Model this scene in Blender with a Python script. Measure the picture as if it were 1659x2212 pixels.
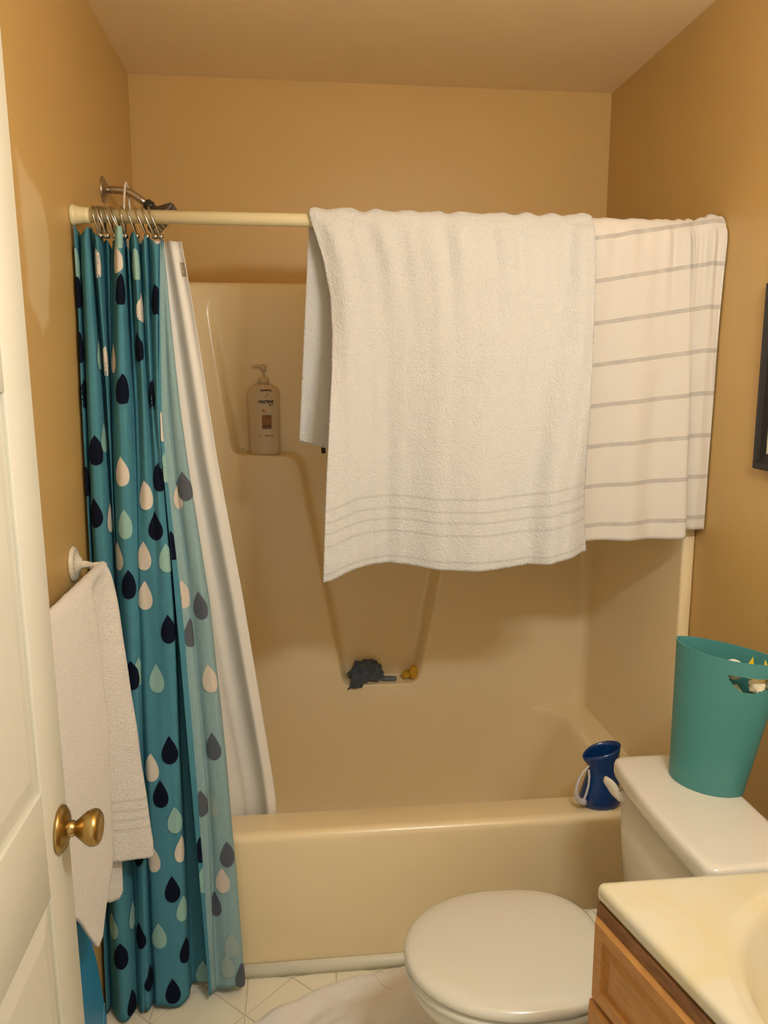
import bpy, bmesh, math, random
from mathutils import Vector, Matrix, noise
random.seed(4)
for o in list(bpy.data.objects): bpy.data.objects.remove(o)
scene = bpy.context.scene
COL = scene.collection
PI = math.pi

# ---------------------------------------------------------------- camera
W, DEPTH, H = 1.524, 0.792, 2.447          # room width, tub alcove depth, ceiling height
cam_d = bpy.data.cameras.new('camera'); cam = bpy.data.objects.new('camera', cam_d); COL.objects.link(cam)
yaw, pitch, roll = 0.1094, 0.1653, 0.0011
fw = Vector((math.sin(yaw)*math.cos(pitch), math.cos(yaw)*math.cos(pitch), -math.sin(pitch)))
rt = Vector((math.cos(yaw), -math.sin(yaw), 0)); up = rt.cross(fw)
rt, up = rt*math.cos(roll)+up*math.sin(roll), up*math.cos(roll)-rt*math.sin(roll)
cam.matrix_world = Matrix.Translation((0.4884, -1.8945, 1.5371)) @ Matrix((rt, up, -fw)).transposed().to_4x4()
cam_d.sensor_fit = 'VERTICAL'; cam_d.sensor_height = 36.0; cam_d.sensor_width = 27.0
cam_d.lens = 36.0*1732.3/2212.0; cam_d.clip_start = 0.02
scene.camera = cam

# ---------------------------------------------------------------- world, exposure, lamps
world = bpy.data.worlds.new('world'); scene.world = world; world.use_nodes = True
bg = world.node_tree.nodes['Background']; bg.inputs[0].default_value = (1.0, 0.90, 0.74, 1); bg.inputs[1].default_value = 0.80
scene.view_settings.view_transform = 'Standard'; scene.view_settings.look = 'None'
scene.view_settings.exposure = 0.0; scene.view_settings.gamma = 1.0
scene.view_settings.use_curve_mapping = False
BULB_COLOR = (1.0, 1.06, 1.10); BULB_STRENGTH = 172.0
BULBS = [(0.97+0.11*k, -1.405, 1.98) for k in range(3)]; BULB_R = 0.042

# ---------------------------------------------------------------- materials
def mat(name, color, rough=0.5, metallic=0.0, coat=0.0, var=0.0, var_scale=6.0, bump=0.0, bump_scale=80.0, detail=3.0,
        sheen=0.0, emit=None, spec=None, trans=0.0, sss=0.0):
    m = bpy.data.materials.new(name); m.use_nodes = True
    nt = m.node_tree; b = nt.nodes['Principled BSDF']; L = nt.links.new
    c = (*color, 1.0)
    b.inputs['Base Color'].default_value = c; b.inputs['Roughness'].default_value = rough
    b.inputs['Metallic'].default_value = metallic; b.inputs['Coat Weight'].default_value = coat
    b.inputs['Coat Roughness'].default_value = 0.08
    if spec is not None: b.inputs['Specular IOR Level'].default_value = spec
    if sheen: b.inputs['Sheen Weight'].default_value = sheen; b.inputs['Sheen Roughness'].default_value = 0.6
    if trans: b.inputs['Transmission Weight'].default_value = trans
    if sss:
        b.inputs['Subsurface Weight'].default_value = sss; b.inputs['Subsurface Radius'].default_value = (0.02, 0.015, 0.01)
        b.inputs['Subsurface Scale'].default_value = 0.3
    if emit:
        b.inputs['Emission Color'].default_value = (*emit[0], 1); b.inputs['Emission Strength'].default_value = emit[1]
    tc = nt.nodes.new('ShaderNodeTexCoord')
    if var:
        n = nt.nodes.new('ShaderNodeTexNoise'); n.inputs['Scale'].default_value = var_scale; n.inputs['Detail'].default_value = 4
        L(tc.outputs['Object'], n.inputs['Vector'])
        r = nt.nodes.new('ShaderNodeValToRGB')
        r.color_ramp.elements[0].position = 0.3; r.color_ramp.elements[1].position = 0.7
        r.color_ramp.elements[0].color = (*[x*(1-var) for x in color], 1); r.color_ramp.elements[1].color = (*[min(1, x*(1+var)) for x in color], 1)
        L(n.outputs['Fac'], r.inputs['Fac']); L(r.outputs['Color'], b.inputs['Base Color'])
    if bump:
        n = nt.nodes.new('ShaderNodeTexNoise'); n.inputs['Scale'].default_value = bump_scale; n.inputs['Detail'].default_value = detail
        L(tc.outputs['Object'], n.inputs['Vector'])
        bp = nt.nodes.new('ShaderNodeBump'); bp.inputs['Strength'].default_value = bump; bp.inputs['Distance'].default_value = 0.004
        L(n.outputs['Fac'], bp.inputs['Height']); L(bp.outputs['Normal'], b.inputs['Normal'])
    return m
def N(m, kind): return m.node_tree.nodes.new(kind)
def math_node(m, op, a, b=None):
    n = N(m, 'ShaderNodeMath'); n.operation = op
    for i, v in enumerate((a, b)):
        if v is None: continue
        if isinstance(v, (int, float)): n.inputs[i].default_value = v
        else: m.node_tree.links.new(v, n.inputs[i])
    return n.outputs[0]

M = {}
M['wall'] = mat('tan_wall_paint', (0.60, 0.395, 0.145), 0.42, var=0.03, var_scale=2.5, bump=0.05, bump_scale=220)
M['ceiling'] = mat('ceiling_paint', (0.90, 0.71, 0.43), 0.75, var=0.02, bump=0.08, bump_scale=260)
M['tub'] = mat('biscuit_gelcoat', (0.90, 0.745, 0.46), 0.28, coat=0.15, var=0.015, var_scale=3)
M['door'] = mat('cream_door_paint', (0.70, 0.68, 0.57), 0.38, var=0.015, bump=0.03, bump_scale=300)
M['brass'] = mat('antique_brass', (0.42, 0.29, 0.10), 0.30, metallic=1.0, var=0.18, var_scale=30)
M['chrome'] = mat('chrome', (0.50, 0.47, 0.43), 0.14, metallic=1.0)
M['nickel'] = mat('brushed_nickel', (0.50, 0.45, 0.40), 0.3, metallic=1.0)
M['black_plastic'] = mat('black_plastic', (0.02, 0.018, 0.016), 0.4)
M['gun'] = mat('dark_shower_face', (0.10, 0.085, 0.07), 0.35, metallic=0.3)
M['rod'] = mat('cream_rod_enamel', (0.78, 0.70, 0.44), 0.35, var=0.03)
M['white_plastic'] = mat('white_plastic', (0.80, 0.74, 0.64), 0.35)
M['ceramic'] = mat('glazed_white_ceramic', (0.80, 0.74, 0.60), 0.15, coat=0.5)
M['toilet'] = mat('bone_vitreous_china', (0.76, 0.72, 0.62), 0.14, coat=0.4)
M['seat'] = mat('bone_seat_enamel', (0.76, 0.73, 0.62), 0.18, coat=0.4)
M['bin'] = mat('turquoise_plastic', (0.065, 0.25, 0.245), 0.38, var=0.02)
M['blue_cup'] = mat('translucent_blue_plastic', (0.008, 0.055, 0.22), 0.22, coat=0.2, trans=0.25)
M['cup_handle'] = mat('pale_rubber_grip', (0.62, 0.58, 0.56), 0.45)
M['bluebin'] = mat('bright_blue_plastic', (0.015, 0.24, 0.50), 0.4)
M['frame'] = mat('black_picture_frame', (0.008, 0.006, 0.005), 0.5)
M['mat_board'] = mat('cream_mat_board', (0.72, 0.66, 0.5), 0.8, bump=0.2, bump_scale=300)
M['grey_cloth'] = mat('slate_washcloth', (0.060, 0.075, 0.095), 0.95, var=0.25, var_scale=40, bump=0.3, bump_scale=500, sheen=0.2)
M['grey_cloth_light'] = mat('slate_washcloth_reverse', (0.15, 0.18, 0.20), 0.95, bump=0.3, bump_scale=500)
M['mustard'] = mat('mustard_cloth', (0.62, 0.34, 0.02), 0.9, var=0.12, var_scale=50, bump=0.3, bump_scale=400)
M['yellow'] = mat('yellow_toy', (0.85, 0.58, 0.01), 0.5)
M['white_toy'] = mat('white_toy', (0.80, 0.78, 0.66), 0.5)
M['cream_tissue'] = mat('crumpled_cream_paper', (0.78, 0.68, 0.46), 0.8, var=0.1, var_scale=60, bump=0.5, bump_scale=120)
M['grey_scrap'] = mat('grey_scrap', (0.25, 0.22, 0.17), 0.6)
M['shampoo'] = mat('pearl_white_bottle', (0.68, 0.57, 0.41), 0.3)
M['ink'] = mat('dark_purple_ink', (0.025, 0.006, 0.02), 0.6)
M['gold'] = mat('bronze_label', (0.25, 0.12, 0.03), 0.45, var=0.35, var_scale=60)
M['gold_line'] = mat('gold_swirl_ink', (0.40, 0.26, 0.10), 0.5)
M['flower'] = mat('flower_print', (0.70, 0.42, 0.20), 0.6, var=0.4, var_scale=150)
M['teal'] = mat('teal_curtain_face', (0.068, 0.245, 0.33), 0.85, spec=0.25, bump=0.12, bump_scale=900, var=0.04, var_scale=30)
M['teal_back'] = mat('pale_curtain_reverse', (0.25, 0.40, 0.43), 0.9, bump=0.12, bump_scale=900, var=0.06, var_scale=120)
M['navy'] = mat('navy_print', (0.004, 0.007, 0.020), 0.9, spec=0.15)
M['cream_print'] = mat('cream_print', (0.70, 0.64, 0.56), 0.85)
M['aqua_print'] = mat('aqua_print', (0.28, 0.50, 0.46), 0.85)
M['navy_back'] = mat('navy_print_reverse', (0.085, 0.10, 0.13), 0.9, bump=0.2, bump_scale=900)
M['cream_back'] = mat('cream_print_reverse', (0.62, 0.56, 0.48), 0.9)
M['aqua_back'] = mat('aqua_print_reverse', (0.33, 0.43, 0.40), 0.9)
M['liner'] = mat('white_curtain_liner', (0.80, 0.77, 0.72), 0.6, bump=0.04, bump_scale=60)
M['tag_grey'] = mat('grey_tag', (0.40, 0.34, 0.26), 0.6)
M['tag_ink'] = mat('tag_light_ink', (0.62, 0.54, 0.42), 0.6)
M['tag_dark'] = mat('dark_woven_tag', (0.03, 0.015, 0.015), 0.8)
M['counter'] = mat('cream_cultured_marble', (0.84, 0.77, 0.55), 0.25, coat=0.2)
M['grout'] = mat('vinyl_grout', (0.66, 0.60, 0.46), 0.6)
M['tile'] = mat('ivory_vinyl_tile', (0.92, 0.86, 0.69), 0.28, var=0.03, var_scale=9)
M['trimw'] = mat('white_trim_paint', (0.80, 0.76, 0.62), 0.4)
M['bulb'] = mat('lit_bulb', (1, 1, 1), 0.5, emit=(BULB_COLOR, BULB_STRENGTH))
M['crease'] = mat('pale_blue_crease', (0.10, 0.36, 0.55), 0.5)

def veined_counter(m):                       # faint yellow swirls of cultured marble
    nt = m.node_tree; b = nt.nodes['Principled BSDF']; tc = N(m, 'ShaderNodeTexCoord'); w = N(m, 'ShaderNodeTexNoise')
    w.inputs['Scale'].default_value = 5.5; w.inputs['Detail'].default_value = 2.5; w.inputs['Distortion'].default_value = 1.6
    r = N(m, 'ShaderNodeValToRGB'); r.color_ramp.elements[0].position = 0.42; r.color_ramp.elements[1].position = 0.66
    r.color_ramp.elements[0].color = (0.64, 0.59, 0.43, 1); r.color_ramp.elements[1].color = (0.63, 0.55, 0.33, 1)
    nt.links.new(tc.outputs['Object'], w.inputs['Vector']); nt.links.new(w.outputs['Fac'], r.inputs['Fac']); nt.links.new(r.outputs['Color'], b.inputs['Base Color'])
veined_counter(M['counter'])

def wood(name, c0, c1, rough=0.4):
    m = mat(name, c0, rough); nt = m.node_tree; b = nt.nodes['Principled BSDF']; L = nt.links.new
    tc = N(m, 'ShaderNodeTexCoord'); mp = N(m, 'ShaderNodeMapping'); mp.inputs['Scale'].default_value = (60, 8, 60)
    n = N(m, 'ShaderNodeTexNoise'); n.inputs['Scale'].default_value = 2.2; n.inputs['Detail'].default_value = 5
    r = N(m, 'ShaderNodeValToRGB'); r.color_ramp.elements[0].position = 0.3; r.color_ramp.elements[1].position = 0.75
    r.color_ramp.elements[0].color = (*c0, 1); r.color_ramp.elements[1].color = (*c1, 1)
    L(tc.outputs['Object'], mp.inputs['Vector']); L(mp.outputs['Vector'], n.inputs['Vector']); L(n.outputs['Fac'], r.inputs['Fac']); L(r.outputs['Color'], b.inputs['Base Color'])
    return m
M['oak'] = wood('honey_oak', (0.42, 0.19, 0.05), (0.55, 0.27, 0.075))
M['oak_dark'] = wood('worn_oak_edge', (0.15, 0.06, 0.018), (0.32, 0.15, 0.05))

def terry(name, color, lines=(), line_w=0.0030, strength=0.9):
    """looped towel: fine bump, woven band grooves where the UV's v (metres from the hem) meets a line"""
    m = mat(name, color, 0.95, sheen=0.35); nt = m.node_tree; b = nt.nodes['Principled BSDF']; L = nt.links.new
    tc = N(m, 'ShaderNodeTexCoord'); v = N(m, 'ShaderNodeTexVoronoi'); v.inputs['Scale'].default_value = 330
    n = N(m, 'ShaderNodeTexNoise'); n.inputs['Scale'].default_value = 170; n.inputs['Detail'].default_value = 4
    L(tc.outputs['Object'], v.inputs['Vector']); L(tc.outputs['Object'], n.inputs['Vector'])
    h = math_node(m, 'ADD', math_node(m, 'MULTIPLY', v.outputs['Distance'], -0.5), n.outputs['Fac'])
    uv = N(m, 'ShaderNodeUVMap'); uv.uv_map = 'cloth'; sep = N(m, 'ShaderNodeSeparateXYZ'); L(uv.outputs['UV'], sep.inputs[0])
    g = None
    for d in lines:
        k = math_node(m, 'LESS_THAN', math_node(m, 'ABSOLUTE', math_node(m, 'SUBTRACT', sep.outputs['Y'], d)), line_w)
        g = k if g is None else math_node(m, 'MAXIMUM', g, k)
    if g is not None:
        h = math_node(m, 'SUBTRACT', h, math_node(m, 'MULTIPLY', g, 1.6))
        mx = N(m, 'ShaderNodeMix'); mx.data_type = 'RGBA'; mx.inputs[6].default_value = (*color, 1); mx.inputs[7].default_value = (*[c*0.86 for c in color], 1)
        L(g, mx.inputs[0]); L(mx.outputs[2], b.inputs['Base Color'])
    bp = N(m, 'ShaderNodeBump'); bp.inputs['Strength'].default_value = strength; bp.inputs['Distance'].default_value = 0.003
    L(h, bp.inputs['Height']); L(bp.outputs['Normal'], b.inputs['Normal'])
    return m
M['terry_white'] = terry('white_terry', (0.66, 0.66, 0.65), (0.018, 0.082, 0.112, 0.138, 0.168))
M['terry_hand'] = terry('pinkish_white_terry', (0.84, 0.79, 0.74), (0.075, 0.098, 0.121, 0.144), 0.003, 1.0)
M['terry_floor'] = terry('bath_mat_terry', (0.88, 0.82, 0.75), (), 0.003, 0.9)

def striped(name, base, stripe):
    m = mat(name, base, 0.92, sheen=0.2); nt = m.node_tree; b = nt.nodes['Principled BSDF']; L = nt.links.new
    uv = N(m, 'ShaderNodeUVMap'); uv.uv_map = 'cloth'; sep = N(m, 'ShaderNodeSeparateXYZ'); L(uv.outputs['UV'], sep.inputs[0])
    tc = N(m, 'ShaderNodeTexCoord'); n = N(m, 'ShaderNodeTexNoise'); n.inputs['Scale'].default_value = 55; L(tc.outputs['Object'], n.inputs['Vector'])
    fr = math_node(m, 'FRACT', math_node(m, 'ADD', sep.outputs['Y'], 0.5))
    d = math_node(m, 'ABSOLUTE', math_node(m, 'SUBTRACT', fr, 0.5))
    inside = math_node(m, 'LESS_THAN', d, 0.052)
    k = math_node(m, 'MULTIPLY', inside, math_node(m, 'ADD', math_node(m, 'MULTIPLY', n.outputs['Fac'], 0.7), 0.40))
    mx = N(m, 'ShaderNodeMix'); mx.data_type = 'RGBA'; mx.inputs[6].default_value = (*base, 1); mx.inputs[7].default_value = (*stripe, 1)
    L(k, mx.inputs[0]); L(mx.outputs[2], b.inputs['Base Color'])
    wv = N(m, 'ShaderNodeTexNoise'); wv.inputs['Scale'].default_value = 600; L(tc.outputs['Object'], wv.inputs['Vector'])
    bp = N(m, 'ShaderNodeBump'); bp.inputs['Strength'].default_value = 0.25; bp.inputs['Distance'].default_value = 0.002
    L(wv.outputs['Fac'], bp.inputs['Height']); L(bp.outputs['Normal'], b.inputs['Normal'])
    return m
M['striped'] = striped('cream_striped_towelling', (0.69, 0.655, 0.60), (0.43, 0.41, 0.38))

def pale_patch(m):
    """lighter patch mixed into the left wall colour: an irregular outline, bounded by straight cuts"""
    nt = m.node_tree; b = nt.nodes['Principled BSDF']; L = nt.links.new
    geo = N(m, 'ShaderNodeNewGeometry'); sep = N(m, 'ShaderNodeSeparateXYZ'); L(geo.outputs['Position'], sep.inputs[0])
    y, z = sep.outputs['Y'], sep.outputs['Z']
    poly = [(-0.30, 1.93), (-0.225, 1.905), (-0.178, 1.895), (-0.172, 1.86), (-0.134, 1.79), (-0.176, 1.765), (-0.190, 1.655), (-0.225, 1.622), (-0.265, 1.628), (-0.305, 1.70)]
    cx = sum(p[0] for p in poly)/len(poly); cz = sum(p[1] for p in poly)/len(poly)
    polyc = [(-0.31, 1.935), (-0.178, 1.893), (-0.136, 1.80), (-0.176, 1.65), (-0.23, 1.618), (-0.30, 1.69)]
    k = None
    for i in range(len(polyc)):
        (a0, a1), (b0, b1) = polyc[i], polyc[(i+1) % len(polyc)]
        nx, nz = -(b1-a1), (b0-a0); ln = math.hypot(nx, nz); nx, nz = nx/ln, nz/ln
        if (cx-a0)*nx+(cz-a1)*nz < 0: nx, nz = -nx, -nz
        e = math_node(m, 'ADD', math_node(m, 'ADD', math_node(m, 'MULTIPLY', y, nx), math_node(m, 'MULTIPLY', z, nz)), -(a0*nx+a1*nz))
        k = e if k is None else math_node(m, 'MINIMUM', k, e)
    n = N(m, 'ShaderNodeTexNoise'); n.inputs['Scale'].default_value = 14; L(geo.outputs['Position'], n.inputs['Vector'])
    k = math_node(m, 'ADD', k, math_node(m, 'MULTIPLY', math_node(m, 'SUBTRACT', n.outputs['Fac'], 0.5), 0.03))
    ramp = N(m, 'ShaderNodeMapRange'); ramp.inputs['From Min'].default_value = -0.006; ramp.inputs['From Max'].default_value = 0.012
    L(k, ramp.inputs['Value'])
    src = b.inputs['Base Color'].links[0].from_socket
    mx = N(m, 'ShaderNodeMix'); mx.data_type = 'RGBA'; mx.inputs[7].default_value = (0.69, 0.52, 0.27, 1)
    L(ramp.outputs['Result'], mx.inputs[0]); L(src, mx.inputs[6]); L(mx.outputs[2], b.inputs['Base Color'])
M['wall_left'] = mat('tan_wall_paint_pale_patch', (0.60, 0.395, 0.145), 0.42, var=0.03, var_scale=2.5, bump=0.05, bump_scale=220)
pale_patch(M['wall_left'])

# ---------------------------------------------------------------- mesh helpers (all coordinates given in world space)
def root_of(o):
    while o.parent: o = o.parent
    return o
def tag(o, label=None, cat=None, group=None, kind=None):
    if label: o['label'] = label
    if cat: o['category'] = cat
    if group: o['group'] = group
    if kind: o['kind'] = kind
    return o
def thing(name, loc, label, cat, group=None):
    o = bpy.data.objects.new(name, None); COL.objects.link(o); o.location = loc; o.empty_display_size = 0.05
    bpy.context.view_layer.update()
    return tag(o, label, cat, group)
def obj(name, verts, faces, m, parent=None, smooth=True, uvs=None, face_mats=None):
    me = bpy.data.meshes.new(name)
    vs = [Vector(v) for v in verts]
    if parent is not None: off = Vector(root_of(parent).location)
    else:
        n = len(vs); off = Vector((sum(v.x for v in vs)/n, sum(v.y for v in vs)/n, min(v.z for v in vs)))
    me.from_pydata([tuple(v-off) for v in vs], [], faces)
    for mm in (m if isinstance(m, (list, tuple)) else [m]): me.materials.append(M[mm] if isinstance(mm, str) else mm)
    if face_mats:
        for p, k in zip(me.polygons, face_mats): p.material_index = k
    if uvs:
        ul = me.uv_layers.new(name='cloth')
        for lp in me.loops: ul.data[lp.index].uv = uvs[lp.vertex_index]
    for p in me.polygons: p.use_smooth = smooth
    me.validate(); me.update()
    o = bpy.data.objects.new(name, me); COL.objects.link(o)
    if parent is not None: o.parent = parent
    else: o.location = off
    return o
def from_bm(name, bm, m, parent=None, smooth=True, fix=True):
    if fix: bmesh.ops.recalc_face_normals(bm, faces=bm.faces)
    bm.verts.index_update()
    v = [tuple(x.co) for x in bm.verts]; f = [[x.index for x in fc.verts] for fc in bm.faces]; bm.free()
    return obj(name, v, f, m, parent, smooth)
def sharpen(o, angle=0.6):
    me = o.data
    bm = bmesh.new(); bm.from_mesh(me)
    for e in bm.edges:
        if len(e.link_faces) == 2 and e.calc_face_angle(0) > angle: e.smooth = False
    bm.to_mesh(me); bm.free(); return o
def box_bm(x0, x1, y0, y1, z0, z1, bevel=0.0, seg=2, bm=None):
    b2 = bmesh.new()
    bmesh.ops.create_cube(b2, size=1)
    for v in b2.verts: v.co = Vector(((x0+x1)/2+v.co.x*(x1-x0), (y0+y1)/2+v.co.y*(y1-y0), (z0+z1)/2+v.co.z*(z1-z0)))
    if bevel: bmesh.ops.bevel(b2, geom=list(b2.edges), offset=bevel, segments=seg, profile=0.5, affect='EDGES')
    return b2
def box(name, x0, x1, y0, y1, z0, z1, m, parent=None, bevel=0.0, seg=2):
    o = from_bm(name, box_bm(x0, x1, y0, y1, z0, z1, bevel, seg), m, parent, smooth=bool(bevel))
    return sharpen(o) if bevel and seg < 2 else o
def loft(name, loops, m, parent=None, cap0=True, cap1=True, closed=True, smooth=True, fix=True):
    n = len(loops[0]); v = [p for l in loops for p in l]; f = []
    for k in range(len(loops)-1):
        for i in range(n if closed else n-1):
            j = (i+1) % n; f.append((k*n+i, k*n+j, (k+1)*n+j, (k+1)*n+i))
    for flag, k in ((cap0, 0), (cap1, len(loops)-1)):
        if flag:
            c = Vector((0, 0, 0))
            for p in loops[k]: c += Vector(p)
            v.append(tuple(c/n)); ci = len(v)-1
            for i in range(n): f.append((k*n+i, k*n+(i+1) % n, ci))
    bm = bmesh.new(); bv = [bm.verts.new(p) for p in v]
    for q in f:
        try: bm.faces.new([bv[i] for i in q])
        except ValueError: pass
    return from_bm(name, bm, m, parent, smooth, fix)
def lathe(name, profile, center, axis, m, parent=None, n=32, cap0=True, cap1=True):
    """profile: (radius, distance along axis)"""
    ax = Vector(axis).normalized(); a = ax.orthogonal().normalized(); b = ax.cross(a)
    c = Vector(center)
    return loft(name, [[tuple(c+ax*d+(a*math.cos(2*PI*i/n)+b*math.sin(2*PI*i/n))*max(r, 1e-5)) for i in range(n)] for r, d in profile], m, parent, cap0, cap1)
def tube(name, pts, r, m, parent=None, n=12, closed=False):
    pts = [Vector(p) for p in pts]; k = len(pts); loops = []; prev = None
    for i, p in enumerate(pts):
        if closed: d = (pts[(i+1) % k]-pts[i-1]).normalized()
        else: d = (pts[min(i+1, k-1)]-pts[max(i-1, 0)]).normalized()
        if prev is None: a = d.orthogonal().normalized()
        else: a = (prev-d*prev.dot(d)).normalized()
        prev = a; b = d.cross(a); rr = r[i] if isinstance(r, (list, tuple)) else r
        loops.append([tuple(p+(a*math.cos(2*PI*j/n)+b*math.sin(2*PI*j/n))*rr) for j in range(n)])
    if closed: loops.append(loops[0])
    return loft(name, loops, m, parent, not closed, not closed)
def rrect(x0, x1, y0, y1, r, n=6):
    out = []
    for cx, cy, a0 in ((x1-r, y1-r, 0), (x0+r, y1-r, PI/2), (x0+r, y0+r, PI), (x1-r, y0+r, 1.5*PI)):
        for i in range(n+1):
            a = a0+PI/2*i/n; out.append((cx+r*math.cos(a), cy+r*math.sin(a)))
    return out
def round_poly(pts, rads, n=6):
    out = []; k = len(pts)
    for i in range(k):
        p = Vector(pts[i]); a = (Vector(pts[i-1])-p); b = (Vector(pts[(i+1) % k])-p)
        r = rads[i] if isinstance(rads, (list, tuple)) else rads
        ang = a.angle(b); t = min(r/math.tan(ang/2), 0.45*a.length, 0.45*b.length); r = t*math.tan(ang/2)
        a.normalize(); b.normalize(); c = p+(a+b).normalized()*(r/math.sin(ang/2))
        s, e = (p+a*t)-c, (p+b*t)-c
        a0 = math.atan2(s.y, s.x); da = math.atan2(e.y, e.x)-a0
        while da > PI: da -= 2*PI
        while da < -PI: da += 2*PI
        for j in range(n+1): q = a0+da*j/n; out.append((c.x+r*math.cos(q), c.y+r*math.sin(q)))
    return out
def offset_poly(pts, d, wz=1.0, dens=None):
    """move each point inward by d; wz scales the move along the second axis"""
    n = len(pts); area = sum(pts[i][0]*pts[(i+1) % n][1]-pts[(i+1) % n][0]*pts[i][1] for i in range(n)); s = 1 if area > 0 else -1
    out = []
    for i in range(n):
        t = Vector((pts[(i+1) % n][0]-pts[i-1][0], pts[(i+1) % n][1]-pts[i-1][1])).normalized()
        out.append((pts[i][0]-t.y*s*d, pts[i][1]+t.x*s*d*wz))
    return out
def plate(name, outline, z0, z1, m, parent=None, bevel=0.0, smooth=True, conv=None):
    """extruded outline in (a, b) with rounded rims; conv maps (a, b, h) to world"""
    conv = conv or (lambda a, b, h: (a, b, h))
    prof = [(0, z0)] if not bevel else [(bevel, z0), (bevel*0.3, z0+bevel*0.3), (0, z0+bevel)]
    prof += [(0, z1)] if not bevel else [(0, z1-bevel), (bevel*0.3, z1-bevel*0.3), (bevel, z1), (bevel*1.6, z1)]
    return loft(name, [[conv(a, b, h) for a, b in offset_poly(outline, d)] for d, h in prof], m, parent, smooth=smooth)
def fill_with_hole(outer, inner):
    """triangles between two closed loops of points (world); returns verts, faces"""
    bm = bmesh.new(); es = []
    for lp in (outer, inner):
        vs = [bm.verts.new(p) for p in lp]
        for i in range(len(vs)): es.append(bm.edges.new((vs[i], vs[(i+1) % len(vs)])))
    bmesh.ops.triangle_fill(bm, edges=es, use_beauty=True)
    bm.verts.index_update()
    v = [tuple(x.co) for x in bm.verts]; f = [[x.index for x in q.verts] for q in bm.faces]; bm.free()
    return v, f
def sheet(name, fn, nu, nv, m, parent=None, thick=0.003, uvfn=None, face_mat=None):
    """cloth: fn(a, b) with a, b in 0..1 -> point; a thin solid with both faces and its edges"""
    P = [[Vector(fn(i/nu, j/nv)) for j in range(nv+1)] for i in range(nu+1)]
    Nn = [[None]*(nv+1) for _ in range(nu+1)]
    for i in range(nu+1):
        for j in range(nv+1):
            du = P[min(i+1, nu)][j]-P[max(i-1, 0)][j]; dv = P[i][min(j+1, nv)]-P[i][max(j-1, 0)]
            c = du.cross(dv); Nn[i][j] = c.normalized() if c.length > 1e-12 else Vector((0, -1, 0))
    v, f, uv, fm = [], [], [], []
    for s in (1, -1):
        for i in range(nu+1):
            for j in range(nv+1):
                v.append(tuple(P[i][j]+Nn[i][j]*(s*thick/2))); uv.append(uvfn(i/nu, j/nv, P[i][j]) if uvfn else (i/nu, j/nv))
    K = (nu+1)*(nv+1); ix = lambda i, j: i*(nv+1)+j
    for i in range(nu):
        for j in range(nv):
            q = (ix(i, j), ix(i+1, j), ix(i+1, j+1), ix(i, j+1))
            f.append(q); fm.append(face_mat(i/nu, j/nv, 0) if face_mat else 0)
            f.append(tuple(K+k for k in reversed(q))); fm.append(face_mat(i/nu, j/nv, 1) if face_mat else 0)
    ring = [ix(i, 0) for i in range(nu)]+[ix(nu, j) for j in range(nv)]+[ix(i, nv) for i in range(nu, 0, -1)]+[ix(0, j) for j in range(nv, 0, -1)]
    for k in range(len(ring)):
        a, b = ring[k], ring[(k+1) % len(ring)]; f.append((b, a, K+a, K+b)); fm.append(0)
    return obj(name, v, f, m, parent, True, uv, fm)
def lerp(a, b, t): return a+(b-a)*t
def table(tb, x):
    """piecewise smooth lookup in [(x, y), ...] sorted by x"""
    if x <= tb[0][0]: return tb[0][1]
    for (x0, y0), (x1, y1) in zip(tb, tb[1:]):
        if x <= x1:
            t = (x-x0)/(x1-x0); return lerp(y0, y1, t*t*(3-2*t))
    return tb[-1][1]
def lin(tb, x):
    if x <= tb[0][0]: return tb[0][1]
    for (x0, y0), (x1, y1) in zip(tb, tb[1:]):
        if x <= x1: return lerp(y0, y1, (x-x0)/(x1-x0))
    return tb[-1][1]
def nz(x, y, z, s=1.0): return noise.noise(Vector((x*s, y*s, z*s)))
def text(name, s, size, m, parent, loc, x_dir=(1, 0, 0), y_dir=(0, 0, 1), bold=0.0, sx=1.0):
    cu = bpy.data.curves.new(name, 'FONT'); cu.body = s; cu.size = size; cu.align_x = 'CENTER'; cu.align_y = 'CENTER'; cu.offset = bold
    tmp = bpy.data.objects.new(name, cu); COL.objects.link(tmp); bpy.context.view_layer.update()
    me = bpy.data.meshes.new_from_object(tmp.evaluated_get(bpy.context.evaluated_depsgraph_get()))
    xd, yd, l = Vector(x_dir), Vector(y_dir), Vector(loc)
    v = [tuple(l+xd*(p.co.x*sx)+yd*p.co.y) for p in me.vertices]; f = [list(p.vertices) for p in me.polygons]
    bpy.data.objects.remove(tmp); bpy.data.curves.remove(cu); bpy.data.meshes.remove(me)
    return obj(name, v, f, m, parent, False)

# ================================================================ the room
YF = -1.50                                    # inner face of the wall with the doorway
def struct(name, *bms, m):
    bm = bmesh.new()
    for b2 in bms:
        me = bpy.data.meshes.new('tmp'); b2.to_mesh(me); b2.free(); bm.from_mesh(me); bpy.data.meshes.remove(me)
    return tag(from_bm(name, bm, m, None, False), kind='structure')
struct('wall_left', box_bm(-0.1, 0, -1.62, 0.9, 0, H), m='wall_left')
struct('wall_right', box_bm(W, W+0.1, -1.62, 0.9, 0, H), m='wall')
struct('wall_back', box_bm(0, W, DEPTH, 0.95, 0, H), m='wall')
struct('wall_front', box_bm(0, 0.10, YF-0.12, YF, 0, H), box_bm(0.86, W, YF-0.12, YF, 0, H), box_bm(0.10, 0.86, YF-0.12, YF, 2.06, H), m='wall')
struct('ceiling', box_bm(-0.1, W+0.1, -1.62, 0.95, H, H+0.1), m='ceiling')
floor = struct('floor', box_bm(-0.1, W+0.1, -2.6, 0.95, -0.05, -0.0015), m='grout')
tag(floor, 'ivory vinyl floor of triangular and diamond pieces')
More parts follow.
